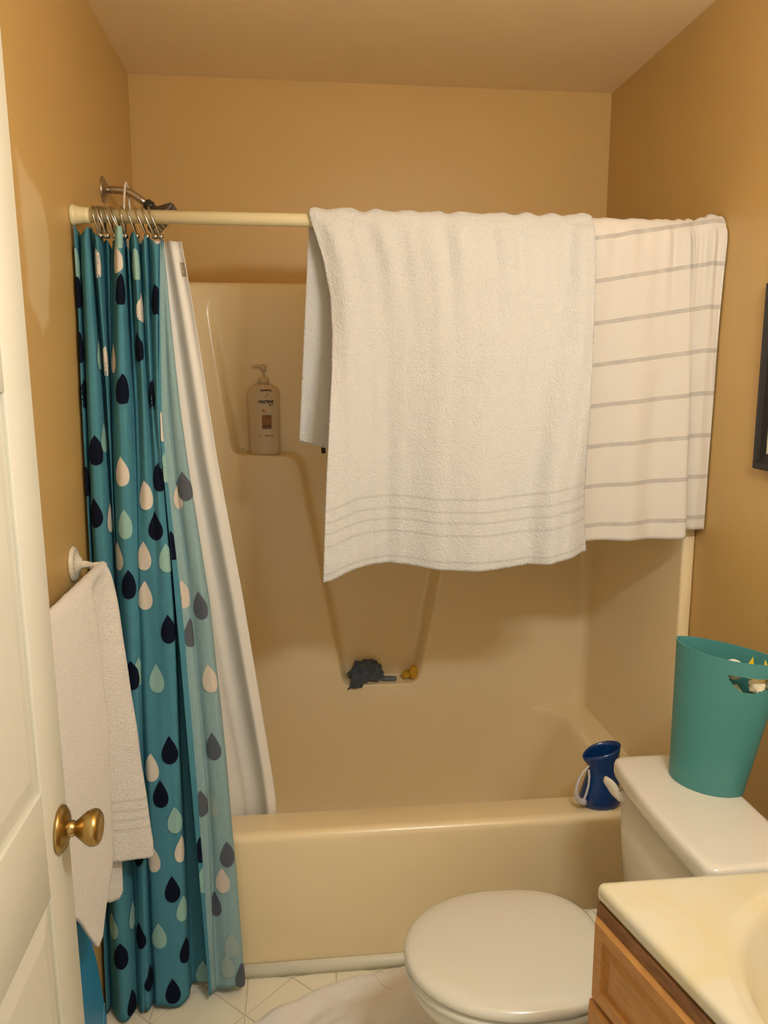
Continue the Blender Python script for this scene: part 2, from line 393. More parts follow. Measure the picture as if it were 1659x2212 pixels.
# floor pieces: half squares meeting on straight joints, with diamonds between
G, GX, GY = 0.2285, 0.341, -0.135
def tile_mesh(pts):
    cx = sum(p[0] for p in pts)/len(pts); cy = sum(p[1] for p in pts)/len(pts)
    return [(x-cx, y-cy) for x, y in pts]
def tile(pts):
    pts = [(min(max(x, 0.0), W), min(y, -0.002)) for x, y in pts]
    ar = abs(sum(pts[i][0]*pts[(i+1) % len(pts)][1]-pts[(i+1) % len(pts)][0]*pts[i][1] for i in range(len(pts))))/2
    if ar < 0.0008: return
    c = Vector((sum(p[0] for p in pts)/len(pts), sum(p[1] for p in pts)/len(pts)))
    ins = [Vector(p)+(c-Vector(p)).normalized()*0.0032 for p in pts]; ins2 = [Vector(p)+(c-Vector(p)).normalized()*0.0045 for p in pts]
    n = len(pts)
    v = [(p.x, p.y, -0.0015) for p in ins]+[(p.x, p.y, -0.0005) for p in ins]+[(p.x, p.y, 0.0) for p in ins2]
    f = [tuple(range(2*n, 3*n))]
    for k in (0, 1):
        for i in range(n): f.append((k*n+i, k*n+(i+1) % n, (k+1)*n+(i+1) % n, (k+1)*n+i))
    bm = bmesh.new(); bv = [bm.verts.new(p) for p in v]
    for q in f:
        try: bm.faces.new([bv[i] for i in q])
        except ValueError: pass
    bmesh.ops.remove_doubles(bm, verts=bm.verts, dist=1e-6)
    from_bm('tile', bm, 'tile', floor, False)
for ix in range(-2, 6):
    for iy in range(-6, 1):
        x0, y0 = GX+ix*G, GY+iy*G; x1, y1 = x0+G, y0+G; cx, cy = x0+G/2, y0+G/2
        tile([(x0, y0), (cx, cy), (x0, y1)]); tile([(x1, y0), (x1, y1), (cx, cy)])
        tile([(x0, y1), (cx, cy), (x1, y1), (cx, cy+G)]) if iy < 0 else tile([(x0, -0.004), (cx, cy), (x1, -0.004)])

# ================================================================ bathtub and surround
TZ, TF = 0.392, 0.722
tub = thing('bathtub', (W/2, 0.37, 0), 'biscuit coloured built-in bathtub with plain apron', 'bathtub')
def ring(x0, x1, y0, y1, r, z): return [(x, y, z) for x, y in rrect(x0, x1, y0, y1, r, 10)]
sharpen(loft('basin', [ring(0.003, W-0.003, 0.022, TF+0.04, 0.003, TZ),
               ring(0.095, 1.405, 0.100, TF, 0.12, TZ), ring(0.100, 1.400, 0.104, TF, 0.118, TZ-0.0015),
               ring(0.110, 1.390, 0.112, TF, 0.115, TZ-0.010), ring(0.118, 1.382, 0.118, TF-0.0005, 0.112, TZ-0.030),
               ring(0.135, 1.31, 0.135, TF-0.001, 0.115, 0.22), ring(0.150, 1.24, 0.146, TF-0.003, 0.115, 0.07),
               ring(0.165, 1.21, 0.158, TF-0.012, 0.11, 0.030), ring(0.190, 1.18, 0.180, TF-0.040, 0.10, 0.014),
               ring(0.24, 1.12, 0.23, TF-0.10, 0.08, 0.009), ring(0.30, 1.05, 0.29, TF-0.16, 0.06, 0.008)], 'tub', tub, cap0=False, fix=False), 0.9)
prof = [(0.022-0.022*math.sin(a), TZ-0.022+0.022*math.cos(a)) for a in [PI/2*i/8 for i in range(9)]]+[(0.0, 0.34), (0.002, 0.2), (0.004, 0.0)]
loft('apron', [[(x, y, z) for y, z in prof] for x in (0.003, 0.4, 0.8, 1.2, W-0.003)], 'tub', tub, False, False, closed=False, fix=False)
cv = [(0.0, 0.0)]+[(-0.016*math.cos(a), 0.014+0.016*math.sin(a)) for a in [PI/2*i/5 for i in range(6)]]
tr = loft('trim_1', [[(x, y-0.0005 if k else 0.003, z) for k, (y, z) in enumerate([(0, 0), (-0.016, 0.0)]+[(-0.016*math.cos(PI/2*i/5), 0.015+0.015*math.sin(PI/2*i/5)) for i in range(6)]+[(0.003, 0.030)])] for x in (0.002, W-0.002)], 'trimw', None, True, True)
tag(tr, 'cream moulding strip along the foot of the tub apron', None, kind='structure')

SX, ST, SF = 0.034, 1.831, TF        # panel thickness at the sides, top height, front face
sur = thing('tub_surround', (W/2, SF, TZ), 'biscuit fibreglass tub surround with stepped recessed shelves', 'surround')
CX = 0.766
half = [(-0.556, 1.800), (-0.483, 1.292), (-0.276, 1.286), (-0.132, 0.494)]
pts = [(CX+x, z) for x, z in half]+[(CX-x, z) for x, z in reversed(half)]
poly = round_poly(pts, [0.05, 0.030, 0.05, 0.035, 0.035, 0.05, 0.030, 0.05], 8)
def dens(p, step=0.02):
    out = []
    for i in range(len(p)):
        a, b = Vector(p[i]), Vector(p[(i+1) % len(p)]); k = max(1, int((b-a).length/step))
        out += [tuple(a.lerp(b, j/k)) for j in range(k)]
    return out
poly = dens(poly)
loops = []
for d, dep in [(-0.008, 0), (-0.003, 0.0006), (0.0, 0.0025), (0.0025, 0.006), (0.010, 0.030), (0.017, 0.062), (0.020, 0.070), (0.026, 0.0745), (0.034, 0.076), (0.045, 0.076)]:
    loops.append([(x, SF+dep*0.85*min(1, max(0, (1.80-z)/0.42)), z) for x, z in offset_poly(poly, d, 0.35)])
fr = 0.04
outer = dens([(SX+fr, TZ), (W-SX-fr, TZ), (W-SX-fr, ST-0.012), (SX+fr, ST-0.012)], 0.1)
v, f = fill_with_hole([(x, SF, z) for x, z in outer], loops[0])
n = len(poly); bm = bmesh.new(); bv = [bm.verts.new(p) for p in v]
for q in f: bm.faces.new([bv[i] for i in q])
lv = [[bm.verts.new(p) for p in l] for l in loops]
for k in range(len(loops)-1):
    for i in range(n): bm.faces.new((lv[k][i], lv[k][(i+1) % n], lv[k+1][(i+1) % n], lv[k+1][i]))
bmesh.ops.triangle_fill(bm, edges=[bm.edges.get((lv[-1][i], lv[-1][(i+1) % n])) for i in range(n)], use_beauty=True)
bmesh.ops.remove_doubles(bm, verts=bm.verts, dist=1e-5)
bmesh.ops.recalc_face_normals(bm, faces=bm.faces)
if sum(q.normal.y*q.calc_area() for q in bm.faces) > 0: bmesh.ops.reverse_faces(bm, faces=bm.faces)
from_bm('back_panel', bm, 'tub', sur, True, fix=False)
lip = [(SF, ST-0.012), (SF+0.0005, ST-0.008), (SF+0.003, ST-0.003), (SF+0.008, ST), (DEPTH-0.001, ST)]
loft('top_ledge', [[(x, y, z) for y, z in lip] for x in (0.004, W/2, W-0.004)], 'tub', sur, False, False, closed=False, fix=False)
for s in (-1, 1):
    X = (lambda d: d) if s < 0 else (lambda d: W-d)
    plan = [(0.002, 0.076), (0.002, 0.064), (0.006, 0.060), (SX-0.006, 0.060), (SX-0.001, 0.063), (SX, 0.070), (SX, SF-fr)]
    plan += [(SX+fr-fr*math.cos(a), SF-fr+fr*math.sin(a)) for a in [PI/2*i/8 for i in range(1, 9)]]
    plan = [(X(a), b) for a, b in plan]
    lp = [[(x, y, z) for x, y in plan] for z in (TZ, 0.8, 1.3, ST)]
    if s > 0: lp = lp[::-1]
    loft('side_panel', lp, 'tub', sur, False, False, closed=False, fix=False)

# ================================================================ door at the left, open along the wall
DX, D0, D1 = 0.149, -1.475, -0.772
door = tag(bpy.data.objects.new('door_1', None), 'cream six panel door swung open towards the tub', None, kind='structure'); COL.objects.link(door); door.location = (DX-0.018, D0, 0.0)
bpy.context.view_layer.update()
def shear(o):
    for v in o.data.vertices: v.co.y += -(v.co.z+root_of(o).location.z-0.91)*0.045
    return o
def dbox(name, y0, y1, z0, z1, x1=DX, x0=DX-0.008, bevel=0.0022, m='door'): return shear(box(name, x0, x1, y0, y1, z0, z1, m, door, bevel))
dbox('slab', D0, D1, 0.012, 2.03, DX-0.006, DX-0.036, 0.002)
stile, mul = 0.098, 0.085; ym = (D0+D1)/2
rails = [(0.012, 0.215), (0.842, 1.000), (1.52, 1.62), (1.915, 2.03)]
dbox('stile', D0, D0+stile, 0.012, 2.03); dbox('stile', D1-stile, D1, 0.012, 2.03)
for z0, z1 in rails: dbox('rail', D0+stile-0.001, D1-stile+0.001, z0, z1)
for (a0, a1), (b0, b1) in zip(rails, rails[1:]):
    dbox('mullion', ym-mul/2, ym+mul/2, a1-0.001, b0+0.001)
    for y0, y1 in ((D0+stile, ym-mul/2), (ym+mul/2, D1-stile)):
        g, bv_ = 0.007, 0.036
        L0 = [(DX-0.0058, y, z) for y, z in ((y0+g, a1+g), (y1-g, a1+g), (y1-g, b0-g), (y0+g, b0-g))]
        L1 = [(DX-0.0050, y, z) for _, y, z in L0]
        L2 = [(DX-0.0005, y, z) for y, z in ((y0+bv_, a1+bv_), (y1-bv_, a1+bv_), (y1-bv_, b0-bv_), (y0+bv_, b0-bv_))]
        shear(loft('panel', [L0, L1, L2], 'door', door, False, True, smooth=False))
knob = thing('door_knob', (DX, -0.812, 0.911), 'antique brass door knob on the open cream door', 'door knob')
K0 = (DX, -0.812, 0.911)
lathe('rosette', [(0.0325, 0.0), (0.0335, 0.002), (0.0325, 0.005), (0.027, 0.009), (0.019, 0.0115), (0.015, 0.013)], K0, (1, 0, 0), 'brass', knob, 40)
lathe('neck', [(0.0135, 0.010), (0.0115, 0.015), (0.0115, 0.019), (0.0100, 0.020), (0.0100, 0.023)], K0, (1, 0, 0), 'brass', knob, 28)
lathe('handle', [(0.0100, 0.022), (0.0125, 0.025), (0.0175, 0.031), (0.0225, 0.037), (0.0255, 0.043), (0.0258, 0.048), (0.024, 0.053), (0.020, 0.056), (0.012, 0.0565), (0.008, 0.0555)], K0, (1, 0, 0), 'brass', knob, 40)

# ================================================================ shower rod, rings, shower head
RY, RZ, RR = 0.036, 1.894, 0.0150
rod = thing('curtain_rod', (W/2, RY, RZ), 'cream tension rod spanning the tub from wall to wall', 'curtain rod')
tube('tube', [(0.02, RY, RZ), (W/2, RY, RZ), (W-0.02, RY, RZ)], RR, 'rod', rod, 28)
cap = [(0.0215, 0.0005), (0.023, 0.002), (0.023, 0.006), (0.0215, 0.009), (0.0205, 0.010), (0.0205, 0.013), (0.0185, 0.022), (0.0172, 0.032), (0.0168, 0.040), (0.0150, 0.041)]
lathe('end_cap', cap, (0, RY, RZ), (1, 0, 0), 'rod', rod, 32)
lathe('end_cap', cap, (W, RY, RZ), (-1, 0, 0), 'rod', rod, 32)
def ring_pts(x, slant, n=28):
    out = []
    for i in range(n):
        a = 2*PI*i/n; r = RR+0.0045
        if math.sin(a) > -0.25: y, z = RY+r*math.cos(a), RZ+r*math.sin(a)*1.02
        else:
            k = (-math.sin(a)-0.25)/0.75; y, z = RY+r*math.cos(a)*(1-0.25*k), RZ-0.25*r-k*0.043
        out.append((x+slant*(RZ+r-z), y, z))
    return out
ring0 = None
slants = [0.18, 0.34, 0.02, 0.10, 0.30, 0.36, 0.30, 0.10, 0.30, 0.36, 0.40, 0.38]
for i, x in enumerate([0.048, 0.055, 0.061, 0.067, 0.074, 0.084, 0.090, 0.110, 0.122, 0.140, 0.155, 0.169]):
    nth = ['first', 'second', 'third', 'fourth', 'fifth', 'sixth', 'seventh', 'eighth', 'ninth', 'tenth', 'eleventh', 'twelfth'][i]
    t = thing('shower_curtain_ring', (x, RY, RZ), 'chrome curtain ring with bead, %s along the rod from the shower arm wall' % nth, 'curtain ring', 'chrome rings holding the teal shower curtain')
    p = ring_pts(x, slants[i]); tube('hoop', p, 0.0020, 'chrome', t, 8, closed=True)
    low = min(p, key=lambda q: q[2])
    lathe('bead', [(0.0068*math.sin(PI*k/10), -0.0068*math.cos(PI*k/10)) for k in range(11)], (low[0], low[1]-0.008, low[2]+0.004), (1, 0, 0), 'chrome', t, 16)
sh = thing('wall_shower', (0.0, 0.37, 2.02), 'chrome shower arm and dark square nozzle head behind the rod', 'shower')
lathe('flange', [(0.034, 0.0005), (0.034, 0.002), (0.030, 0.006), (0.018, 0.010), (0.012, 0.016)], (0, 0.37, 2.02), (1, 0, 0), 'nickel', sh, 36)
arm = [(0.004, 0.37, 2.02), (0.03, 0.37, 2.0205), (0.055, 0.37, 2.019), (0.07, 0.37, 2.014), (0.082, 0.37, 2.007), (0.095, 0.37, 1.998), (0.110, 0.37, 1.987)]
tube('arm', arm, 0.0095, 'nickel', sh, 20)
lathe('swivel_nut', [(0.010, 0.0), (0.0135, 0.003), (0.0145, 0.016), (0.012, 0.022), (0.010, 0.025)], (0.106, 0.37, 1.991), (0.80, 0, -0.62), 'black_plastic', sh, 8)
ax = Vector((0.72, 0, -0.69)).normalized(); bx_ = Vector((0, 1, 0)); ay_ = ax.cross(bx_)
def sq(d, h, r): return [tuple(Vector((0.119, 0.37, 1.978))+ax*d+bx_*(p[0]*1.15)+ay_*p[1]) for p in rrect(-h, h, -h, h, r, 5)]
loft('head', [sq(0.0, 0.011, 0.009), sq(0.012, 0.016, 0.011), sq(0.026, 0.032, 0.010), sq(0.038, 0.045, 0.008), sq(0.046, 0.047, 0.006), sq(0.049, 0.045, 0.006)], 'gun', sh)
for i in range(-3, 4):
    for j in range(-3, 4):
        if abs(i)+abs(j) > 5: continue
        c = Vector((0.119, 0.37, 1.978))+ax*0.0485+bx_*(i*0.0125)+ay_*(j*0.0115)
        lathe('nozzle', [(0.0026, 0), (0.0022, 0.002), (0.0012, 0.0026)], c, ax, 'nickel', sh, 6, cap0=False)
hk = [(0.054, 0.352, 1.90), (0.054, 0.352, 1.965), (0.0565, 0.353, 2.005), (0.059, 0.357, 2.030), (0.060, 0.364, 2.038), (0.060, 0.372, 2.037), (0.060, 0.385, 2.030), (0.061, 0.388, 2.01), (0.063, 0.386, 1.975), (0.063, 0.382, 1.93)]
o = tube('hanging_hook', [spl for spl in [tuple(Vector(hk[i]).lerp(Vector(hk[i+1]), t/4)) for i in range(len(hk)-1) for t in range(4)]], 0.0028, 'white_plastic', None, 10)
tag(o, 'thin white plastic hook looped over the shower arm', 'hook')

# ================================================================ shower curtain
ROWS = [[(0.006, 0.0444), (0.0075, 0.0338), (0.009, 0.0224), (0.0105, 0.0185), (0.012, 0.0279), (0.0135, 0.0486), (0.015, 0.052), (0.018, 0.0355), (0.029, 0.0122), (0.035, 0.0074), (0.039, 0.0114), (0.038, 0.0318), (0.038, 0.0512), (0.045, 0.0386), (0.053, 0.0187), (0.058, 0.0122), (0.06, 0.0204), (0.059, 0.0442), (0.058, 0.0649), (0.062, 0.0647), (0.069, 0.052), (0.075, 0.0444), (0.077, 0.0499), (0.079, 0.06), (0.083, 0.0586), (0.093, 0.0332), (0.102, 0.0116), (0.107, 0.0074), (0.111, 0.0119), (0.111, 0.0349), (0.111, 0.0586), (0.114, 0.0507), (0.12, 0.0316), (0.123, 0.0226), (0.123, 0.0291), (0.121, 0.0442), (0.122, 0.0512), (0.128, 0.0346), (0.136, 0.0159), (0.14, 0.01), (0.143, 0.015), (0.143, 0.0314), (0.144, 0.0444), (0.149, 0.0338), (0.156, 0.018), (0.161, 0.0122), (0.163, 0.0181), (0.163, 0.0342), (0.164, 0.0444), (0.171, 0.0306), (0.179, 0.0151), (0.185, 0.0105), (0.189, 0.0143), (0.192, 0.0252), (0.193, 0.036), (0.194, 0.0392), (0.194, 0.0402), (0.193, 0.041), (0.194, 0.0423), (0.194, 0.0434), (0.194, 0.044), (0.194, 0.0438), (0.195, 0.043), (0.195, 0.042), (0.196, 0.0409), (0.196, 0.0395), (0.197, 0.038), (0.197, 0.0363), (0.197, 0.0345), (0.197, 0.033), (0.196, 0.0321), (0.196, 0.0316), (0.196, 0.031), (0.196, 0.0304), (0.196, 0.0297), (0.196, 0.029), (0.196, 0.028), (0.196, 0.027), (0.196, 0.026), (0.196, 0.0253), (0.195, 0.0246), (0.195, 0.024), (0.195, 0.0233), (0.195, 0.0226), (0.194, 0.022), (0.194, 0.0216), (0.193, 0.0212), (0.193, 0.021)],
        [(0.006, 0.0204), (0.0075, 0.0117), (0.009, 0.0019), (0.0105, -0.0014), (0.012, 0.008), (0.0135, 0.027), (0.015, 0.0346), (0.0165, 0.0109), (0.027, -0.0121), (0.037, -0.0166), (0.046, -0.0121), (0.05, 0.0109), (0.052, 0.0346), (0.057, 0.0264), (0.062, 0.0072), (0.065, -0.0014), (0.066, 0.0051), (0.065, 0.0209), (0.064, 0.0346), (0.064, 0.0363), (0.066, 0.0321), (0.067, 0.0272), (0.068, 0.0249), (0.068, 0.0219), (0.072, 0.0141), (0.081, -0.0022), (0.091, -0.0143), (0.099, -0.0166), (0.107, -0.0133), (0.112, 0.0021), (0.115, 0.0204), (0.118, 0.0235), (0.121, 0.0185), (0.124, 0.0141), (0.126, 0.0137), (0.129, 0.0135), (0.132, 0.0106), (0.136, 0.002), (0.141, -0.0067), (0.145, -0.0101), (0.148, -0.0062), (0.151, 0.0034), (0.154, 0.0106), (0.157, 0.007), (0.161, -0.0005), (0.163, -0.0047), (0.165, -0.0031), (0.166, 0.001), (0.168, 0.0022), (0.172, -0.0042), (0.176, -0.01), (0.179, -0.0099), (0.178, -0.0011), (0.176, 0.0153), (0.175, 0.032), (0.178, 0.0379), (0.183, 0.0406), (0.188, 0.042), (0.195, 0.0426), (0.201, 0.0419), (0.208, 0.04), (0.213, 0.0366), (0.217, 0.0319), (0.22, 0.027), (0.223, 0.022), (0.224, 0.0169), (0.225, 0.012), (0.225, 0.0073), (0.224, 0.003), (0.222, 0), (0.218, -0.0012), (0.214, -0.001), (0.21, 0), (0.206, 0.0027), (0.202, 0.0064), (0.199, 0.008), (0.198, 0.0058), (0.198, 0.0016), (0.198, -0.002), (0.196, -0.0039), (0.192, -0.005), (0.189, -0.006), (0.188, -0.0068), (0.186, -0.0074), (0.185, -0.008), (0.182, -0.0087), (0.18, -0.0095), (0.179, -0.01)],
        [(0.006, -0.0061), (0.0075, -0.0132), (0.009, -0.0216), (0.0105, -0.0243), (0.012, -0.0146), (0.0135, 0.0034), (0.015, 0.0089), (0.0165, -0.0167), (0.027, -0.0406), (0.039, -0.0453), (0.049, -0.0409), (0.056, -0.018), (0.059, 0.0089), (0.061, 0.0114), (0.063, 0.0014), (0.065, -0.0061), (0.065, -0.0067), (0.066, -0.0058), (0.066, -0.0061), (0.067, -0.0085), (0.068, -0.012), (0.07, -0.0165), (0.072, -0.022), (0.074, -0.0279), (0.078, -0.0335), (0.084, -0.0397), (0.091, -0.044), (0.098, -0.045), (0.105, -0.0431), (0.111, -0.0364), (0.116, -0.0292), (0.118, -0.028), (0.119, -0.03), (0.121, -0.0318), (0.123, -0.0327), (0.125, -0.0335), (0.128, -0.0343), (0.133, -0.0347), (0.139, -0.035), (0.145, -0.0358), (0.151, -0.0369), (0.157, -0.0384), (0.163, -0.0402), (0.169, -0.0427), (0.175, -0.0447), (0.181, -0.0453), (0.186, -0.0453), (0.191, -0.0447), (0.195, -0.0426), (0.196, -0.0359), (0.195, -0.0207), (0.193, -0.0031), (0.191, 0.0091), (0.19, 0.0164), (0.192, 0.025), (0.199, 0.0283), (0.21, 0.03), (0.221, 0.03), (0.231, 0.0281), (0.242, 0.0246), (0.252, 0.02), (0.259, 0.0139), (0.265, 0.0067), (0.27, 0), (0.274, -0.0053), (0.276, -0.0101), (0.276, -0.015), (0.275, -0.0209), (0.272, -0.027), (0.268, -0.031), (0.263, -0.032), (0.256, -0.0309), (0.25, -0.029), (0.244, -0.0254), (0.238, -0.0209), (0.233, -0.019), (0.232, -0.0222), (0.233, -0.028), (0.232, -0.033), (0.23, -0.0357), (0.226, -0.0376), (0.223, -0.039), (0.221, -0.0399), (0.219, -0.0403), (0.216, -0.041), (0.212, -0.0423), (0.207, -0.0439), (0.203, -0.045)],
        [(0.006, -0.0661), (0.0075, -0.0711), (0.009, -0.0771), (0.0105, -0.0788), (0.012, -0.0696), (0.0135, -0.054), (0.015, -0.0511), (0.023, -0.0771), (0.037, -0.1007), (0.049, -0.1053), (0.061, -0.1003), (0.07, -0.0769), (0.076, -0.0495), (0.08, -0.0462), (0.083, -0.0554), (0.085, -0.063), (0.087, -0.0647), (0.088, -0.0657), (0.09, -0.068), (0.092, -0.0727), (0.095, -0.0782), (0.097, -0.0829), (0.1, -0.087), (0.102, -0.0903), (0.104, -0.0923), (0.107, -0.0936), (0.11, -0.0942), (0.113, -0.0931), (0.115, -0.0878), (0.115, -0.0768), (0.116, -0.0678), (0.118, -0.0693), (0.121, -0.0757), (0.125, -0.0809), (0.128, -0.0838), (0.132, -0.0861), (0.136, -0.0875), (0.142, -0.0882), (0.148, -0.0885), (0.155, -0.0886), (0.161, -0.0886), (0.167, -0.0884), (0.173, -0.088), (0.179, -0.0876), (0.184, -0.087), (0.19, -0.0861), (0.194, -0.0845), (0.198, -0.0815), (0.2, -0.0767), (0.2, -0.0687), (0.199, -0.0556), (0.197, -0.0411), (0.196, -0.0298), (0.196, -0.0218), (0.199, -0.013), (0.211, -0.0097), (0.227, -0.008), (0.242, -0.008), (0.257, -0.0099), (0.271, -0.0134), (0.283, -0.018), (0.292, -0.0241), (0.299, -0.0313), (0.304, -0.038), (0.308, -0.0433), (0.311, -0.0481), (0.311, -0.053), (0.31, -0.0589), (0.307, -0.065), (0.303, -0.069), (0.296, -0.07), (0.287, -0.0689), (0.279, -0.067), (0.272, -0.0633), (0.266, -0.0587), (0.261, -0.057), (0.259, -0.0608), (0.26, -0.0674), (0.259, -0.073), (0.256, -0.0759), (0.253, -0.0777), (0.249, -0.079), (0.246, -0.08), (0.244, -0.0805), (0.241, -0.081), (0.236, -0.0817), (0.231, -0.0825), (0.228, -0.083)],
        [(0.006, -0.0961), (0.0075, -0.103), (0.009, -0.1111), (0.0105, -0.1143), (0.012, -0.1069), (0.0135, -0.093), (0.015, -0.0889), (0.027, -0.1088), (0.042, -0.1289), (0.054, -0.1343), (0.064, -0.1292), (0.072, -0.112), (0.077, -0.0929), (0.08, -0.0887), (0.081, -0.0923), (0.081, -0.0963), (0.083, -0.0989), (0.084, -0.102), (0.086, -0.1047), (0.088, -0.107), (0.091, -0.1091), (0.093, -0.1106), (0.095, -0.1116), (0.097, -0.1122), (0.099, -0.1124), (0.101, -0.1128), (0.103, -0.1128), (0.106, -0.1109), (0.109, -0.1036), (0.111, -0.0902), (0.113, -0.0803), (0.116, -0.0832), (0.12, -0.0917), (0.124, -0.0978), (0.128, -0.1003), (0.133, -0.1018), (0.138, -0.1028), (0.144, -0.1033), (0.151, -0.1033), (0.158, -0.1028), (0.164, -0.1021), (0.171, -0.1011), (0.176, -0.1), (0.182, -0.0987), (0.186, -0.0971), (0.19, -0.0948), (0.194, -0.0911), (0.198, -0.0854), (0.2, -0.0774), (0.201, -0.0656), (0.2, -0.0491), (0.2, -0.035), (0.2, -0.0295), (0.201, -0.0287), (0.204, -0.025), (0.21, -0.026), (0.219, -0.0282), (0.23, -0.03), (0.246, -0.0305), (0.265, -0.0306), (0.283, -0.032), (0.299, -0.0354), (0.314, -0.0401), (0.325, -0.045), (0.332, -0.05), (0.336, -0.0551), (0.336, -0.06), (0.334, -0.0647), (0.328, -0.069), (0.321, -0.072), (0.313, -0.0732), (0.304, -0.073), (0.294, -0.072), (0.285, -0.0691), (0.276, -0.0653), (0.269, -0.064), (0.265, -0.0674), (0.264, -0.0733), (0.263, -0.078), (0.261, -0.0801), (0.26, -0.0812), (0.259, -0.082), (0.258, -0.0828), (0.257, -0.0834), (0.256, -0.084), (0.254, -0.0847), (0.252, -0.0855), (0.25, -0.086)]]
ZS = [1.862, 1.457, 1.017, 0.573, 0.012]
DROPS = [(14.219, 1.79, 'W', 'f'), (25.769, 1.8, 'W', 'f'), (39.002, 1.787, 'A', 'f'), (27.336, 1.732, 'N', 'f'), (50.32, 1.711, 'N', 'f'), (2.844, 1.725, 'N', 'f'), (2.844, 1.787, 'A', 'f'), (40.511, 1.694, 'W', 'f'), (10.969, 1.589, 'A', 'f'), (15.554, 1.575, 'W', 'f'), (24.724, 1.582, 'W', 'f'), (37.725, 1.606, 'N', 'f'), (2.844, 1.604, 'N', 'f'), (3.831, 1.503, 'N', 'f'), (27.394, 1.513, 'N', 'f'), (46.141, 1.5, 'N', 'f'), (10.911, 1.402, 'A', 'f'), (8.996, 1.376, 'N', 'f'), (26.175, 1.327, 'W', 'f'), (46.721, 1.313, 'N', 'f'), (38.306, 1.271, 'W', 'f'), (8.241, 1.233, 'N', 'f'), (2.786, 1.303, 'N', 'f'), (11.201, 1.217, 'W', 'f'), (26.582, 1.206, 'A', 'f'), (42.775, 1.2, 'N', 'f'), (24.318, 1.131, 'W', 'f'), (36.913, 1.13, 'W', 'f'), (27.162, 1.067, 'N', 'f'), (37.087, 1.038, 'W', 'f'), (45.618, 0.96, 'N', 'f'), (47.185, 1.126, 'A', 'f'), (26.408, 0.855, 'N', 'f'), (40.047, 0.843, 'A', 'f'), (28.845, 0.86, 'A', 'f'), (43.587, 0.673, 'N', 'f'), (36.39, 0.633, 'W', 'f'), (39.234, 0.568, 'N', 'f'), (44.458, 0.501, 'A', 'f'), (35.055, 0.405, 'W', 'f'), (41.904, 0.324, 'N', 'f'), (21.01, 0.425, 'N', 'f'), (47.069, 0.422, 'W', 'f'), (36.332, 0.206, 'A', 'f'), (9.054, 0.18, 'N', 'f'), (20.546, 0.212, 'N', 'f'), (7.719, 0.253, 'A', 'f'), (11.434, 0.259, 'A', 'f'), (40.337, 0.054, 'N', 'f'), (10.737, 0.044, 'N', 'f'), (46.953, 0.153, 'N', 'f'), (56.878, 0.041, 'A', 'f'), (46.663, 0.267, 'A', 'f'), (28.439, 0.094, 'N', 'f'), (26.756, 1.854, 'A', 'f'), (12.71, 1.865, 'A', 'f'), (84.504, 1.428, 'W', 'h'), (84.446, 1.334, 'A', 'h'), (85.665, 1.155, 'N', 'h'), (87.0, 0.798, 'W', 'h'), (87.0, 0.714, 'A', 'h'), (84.446, 0.336, 'A', 'h'), (84.446, 0.416, 'N', 'h'), (81.777, 1.04, 'W', 'r'), (75.973, 1.268, 'W', 'r'), (71.039, 1.29, 'N', 'r'), (70.923, 1.009, 'N', 'r'), (78.875, 0.947, 'N', 'r'), (70.285, 0.835, 'W', 'r'), (83.982, 0.712, 'W', 'r'), (71.155, 0.669, 'N', 'r'), (81.66, 0.534, 'N', 'r'), (73.477, 0.523, 'A', 'r'), (69.646, 0.392, 'N', 'r'), (71.446, 0.324, 'W', 'r'), (74.231, 0.257, 'N', 'r'), (70.227, 0.147, 'A', 'r'), (71.562, 0.09, 'A', 'r'), (67.499, 0.056, 'N', 'r')]
def _cr(p0, p1, p2, p3, f):
    return tuple(0.5*(2*b+(c-a)*f+(2*a-5*b+4*c-d)*f*f+(3*b-a-3*c+d)*f**3) for a, b, c, d in zip(p0, p1, p2, p3))
def spline(pts, t):
    """Catmull-Rom through pts, t in [0, len-1]."""
    n = len(pts)-1
    t = min(max(t, 0.0), n-1e-9); i = int(t)
    return _cr(pts[max(i-1, 0)], pts[i], pts[i+1], pts[min(i+2, n)], t-i)
def sheet_point(rows, zs, t, z):
    """rows[k] is the plan curve (x, y) at height zs[k] (descending); smooth in both directions."""
    k = 0
    while k < len(zs)-2 and z < zs[k+1]: k += 1
    f = min(max((zs[k]-z)/(zs[k]-zs[k+1]), 0.0), 1.15)
    p = [spline(rows[min(max(j, 0), len(rows)-1)], t) for j in (k-1, k, k+1, k+2)]
    # monotone-ish blend: half linear, half Catmull-Rom
    c = _cr(p[0], p[1], p[2], p[3], f)
    l = tuple(a+(b-a)*f for a, b in zip(p[1], p[2]))
    return ((c[0]+l[0])/2, (c[1]+l[1])/2, z)

NT = len(ROWS[0])-1
cur = thing('shower_curtain', (0.15, -0.05, 0.01), 'teal shower curtain with navy, cream and aqua raindrops bunched by the wall', 'shower curtain')
def hem_top(t):
    t = t/3
    return 1.862+0.010*math.sin(t*2.1)-0.0012*t-(0.02 if 10.3 < t < 11.7 or 6.2 < t < 8.0 else 0)
def hem_bot(t):
    t = t/3
    return 0.012+0.004*math.sin(t*1.7)+(0.012 if t > 20 else 0)
def curtain(a, b):
    t = a*NT; z = lerp(hem_top(t), hem_bot(t), b)
    x, y, z = sheet_point(ROWS, ZS, t, z)
    x += 0.0012*nz(t*0.27, z*6, 1.0); y += 0.0022*nz(t*0.27, z*5, 4.0)
    return (max(x, 0.003), y, z)
sheet('panel', curtain, 522, 110, ['teal', 'teal_back'], cur, 0.0011, None, lambda a, b, s: 0 if s == 1 or a*NT >= 84.0 else 1)
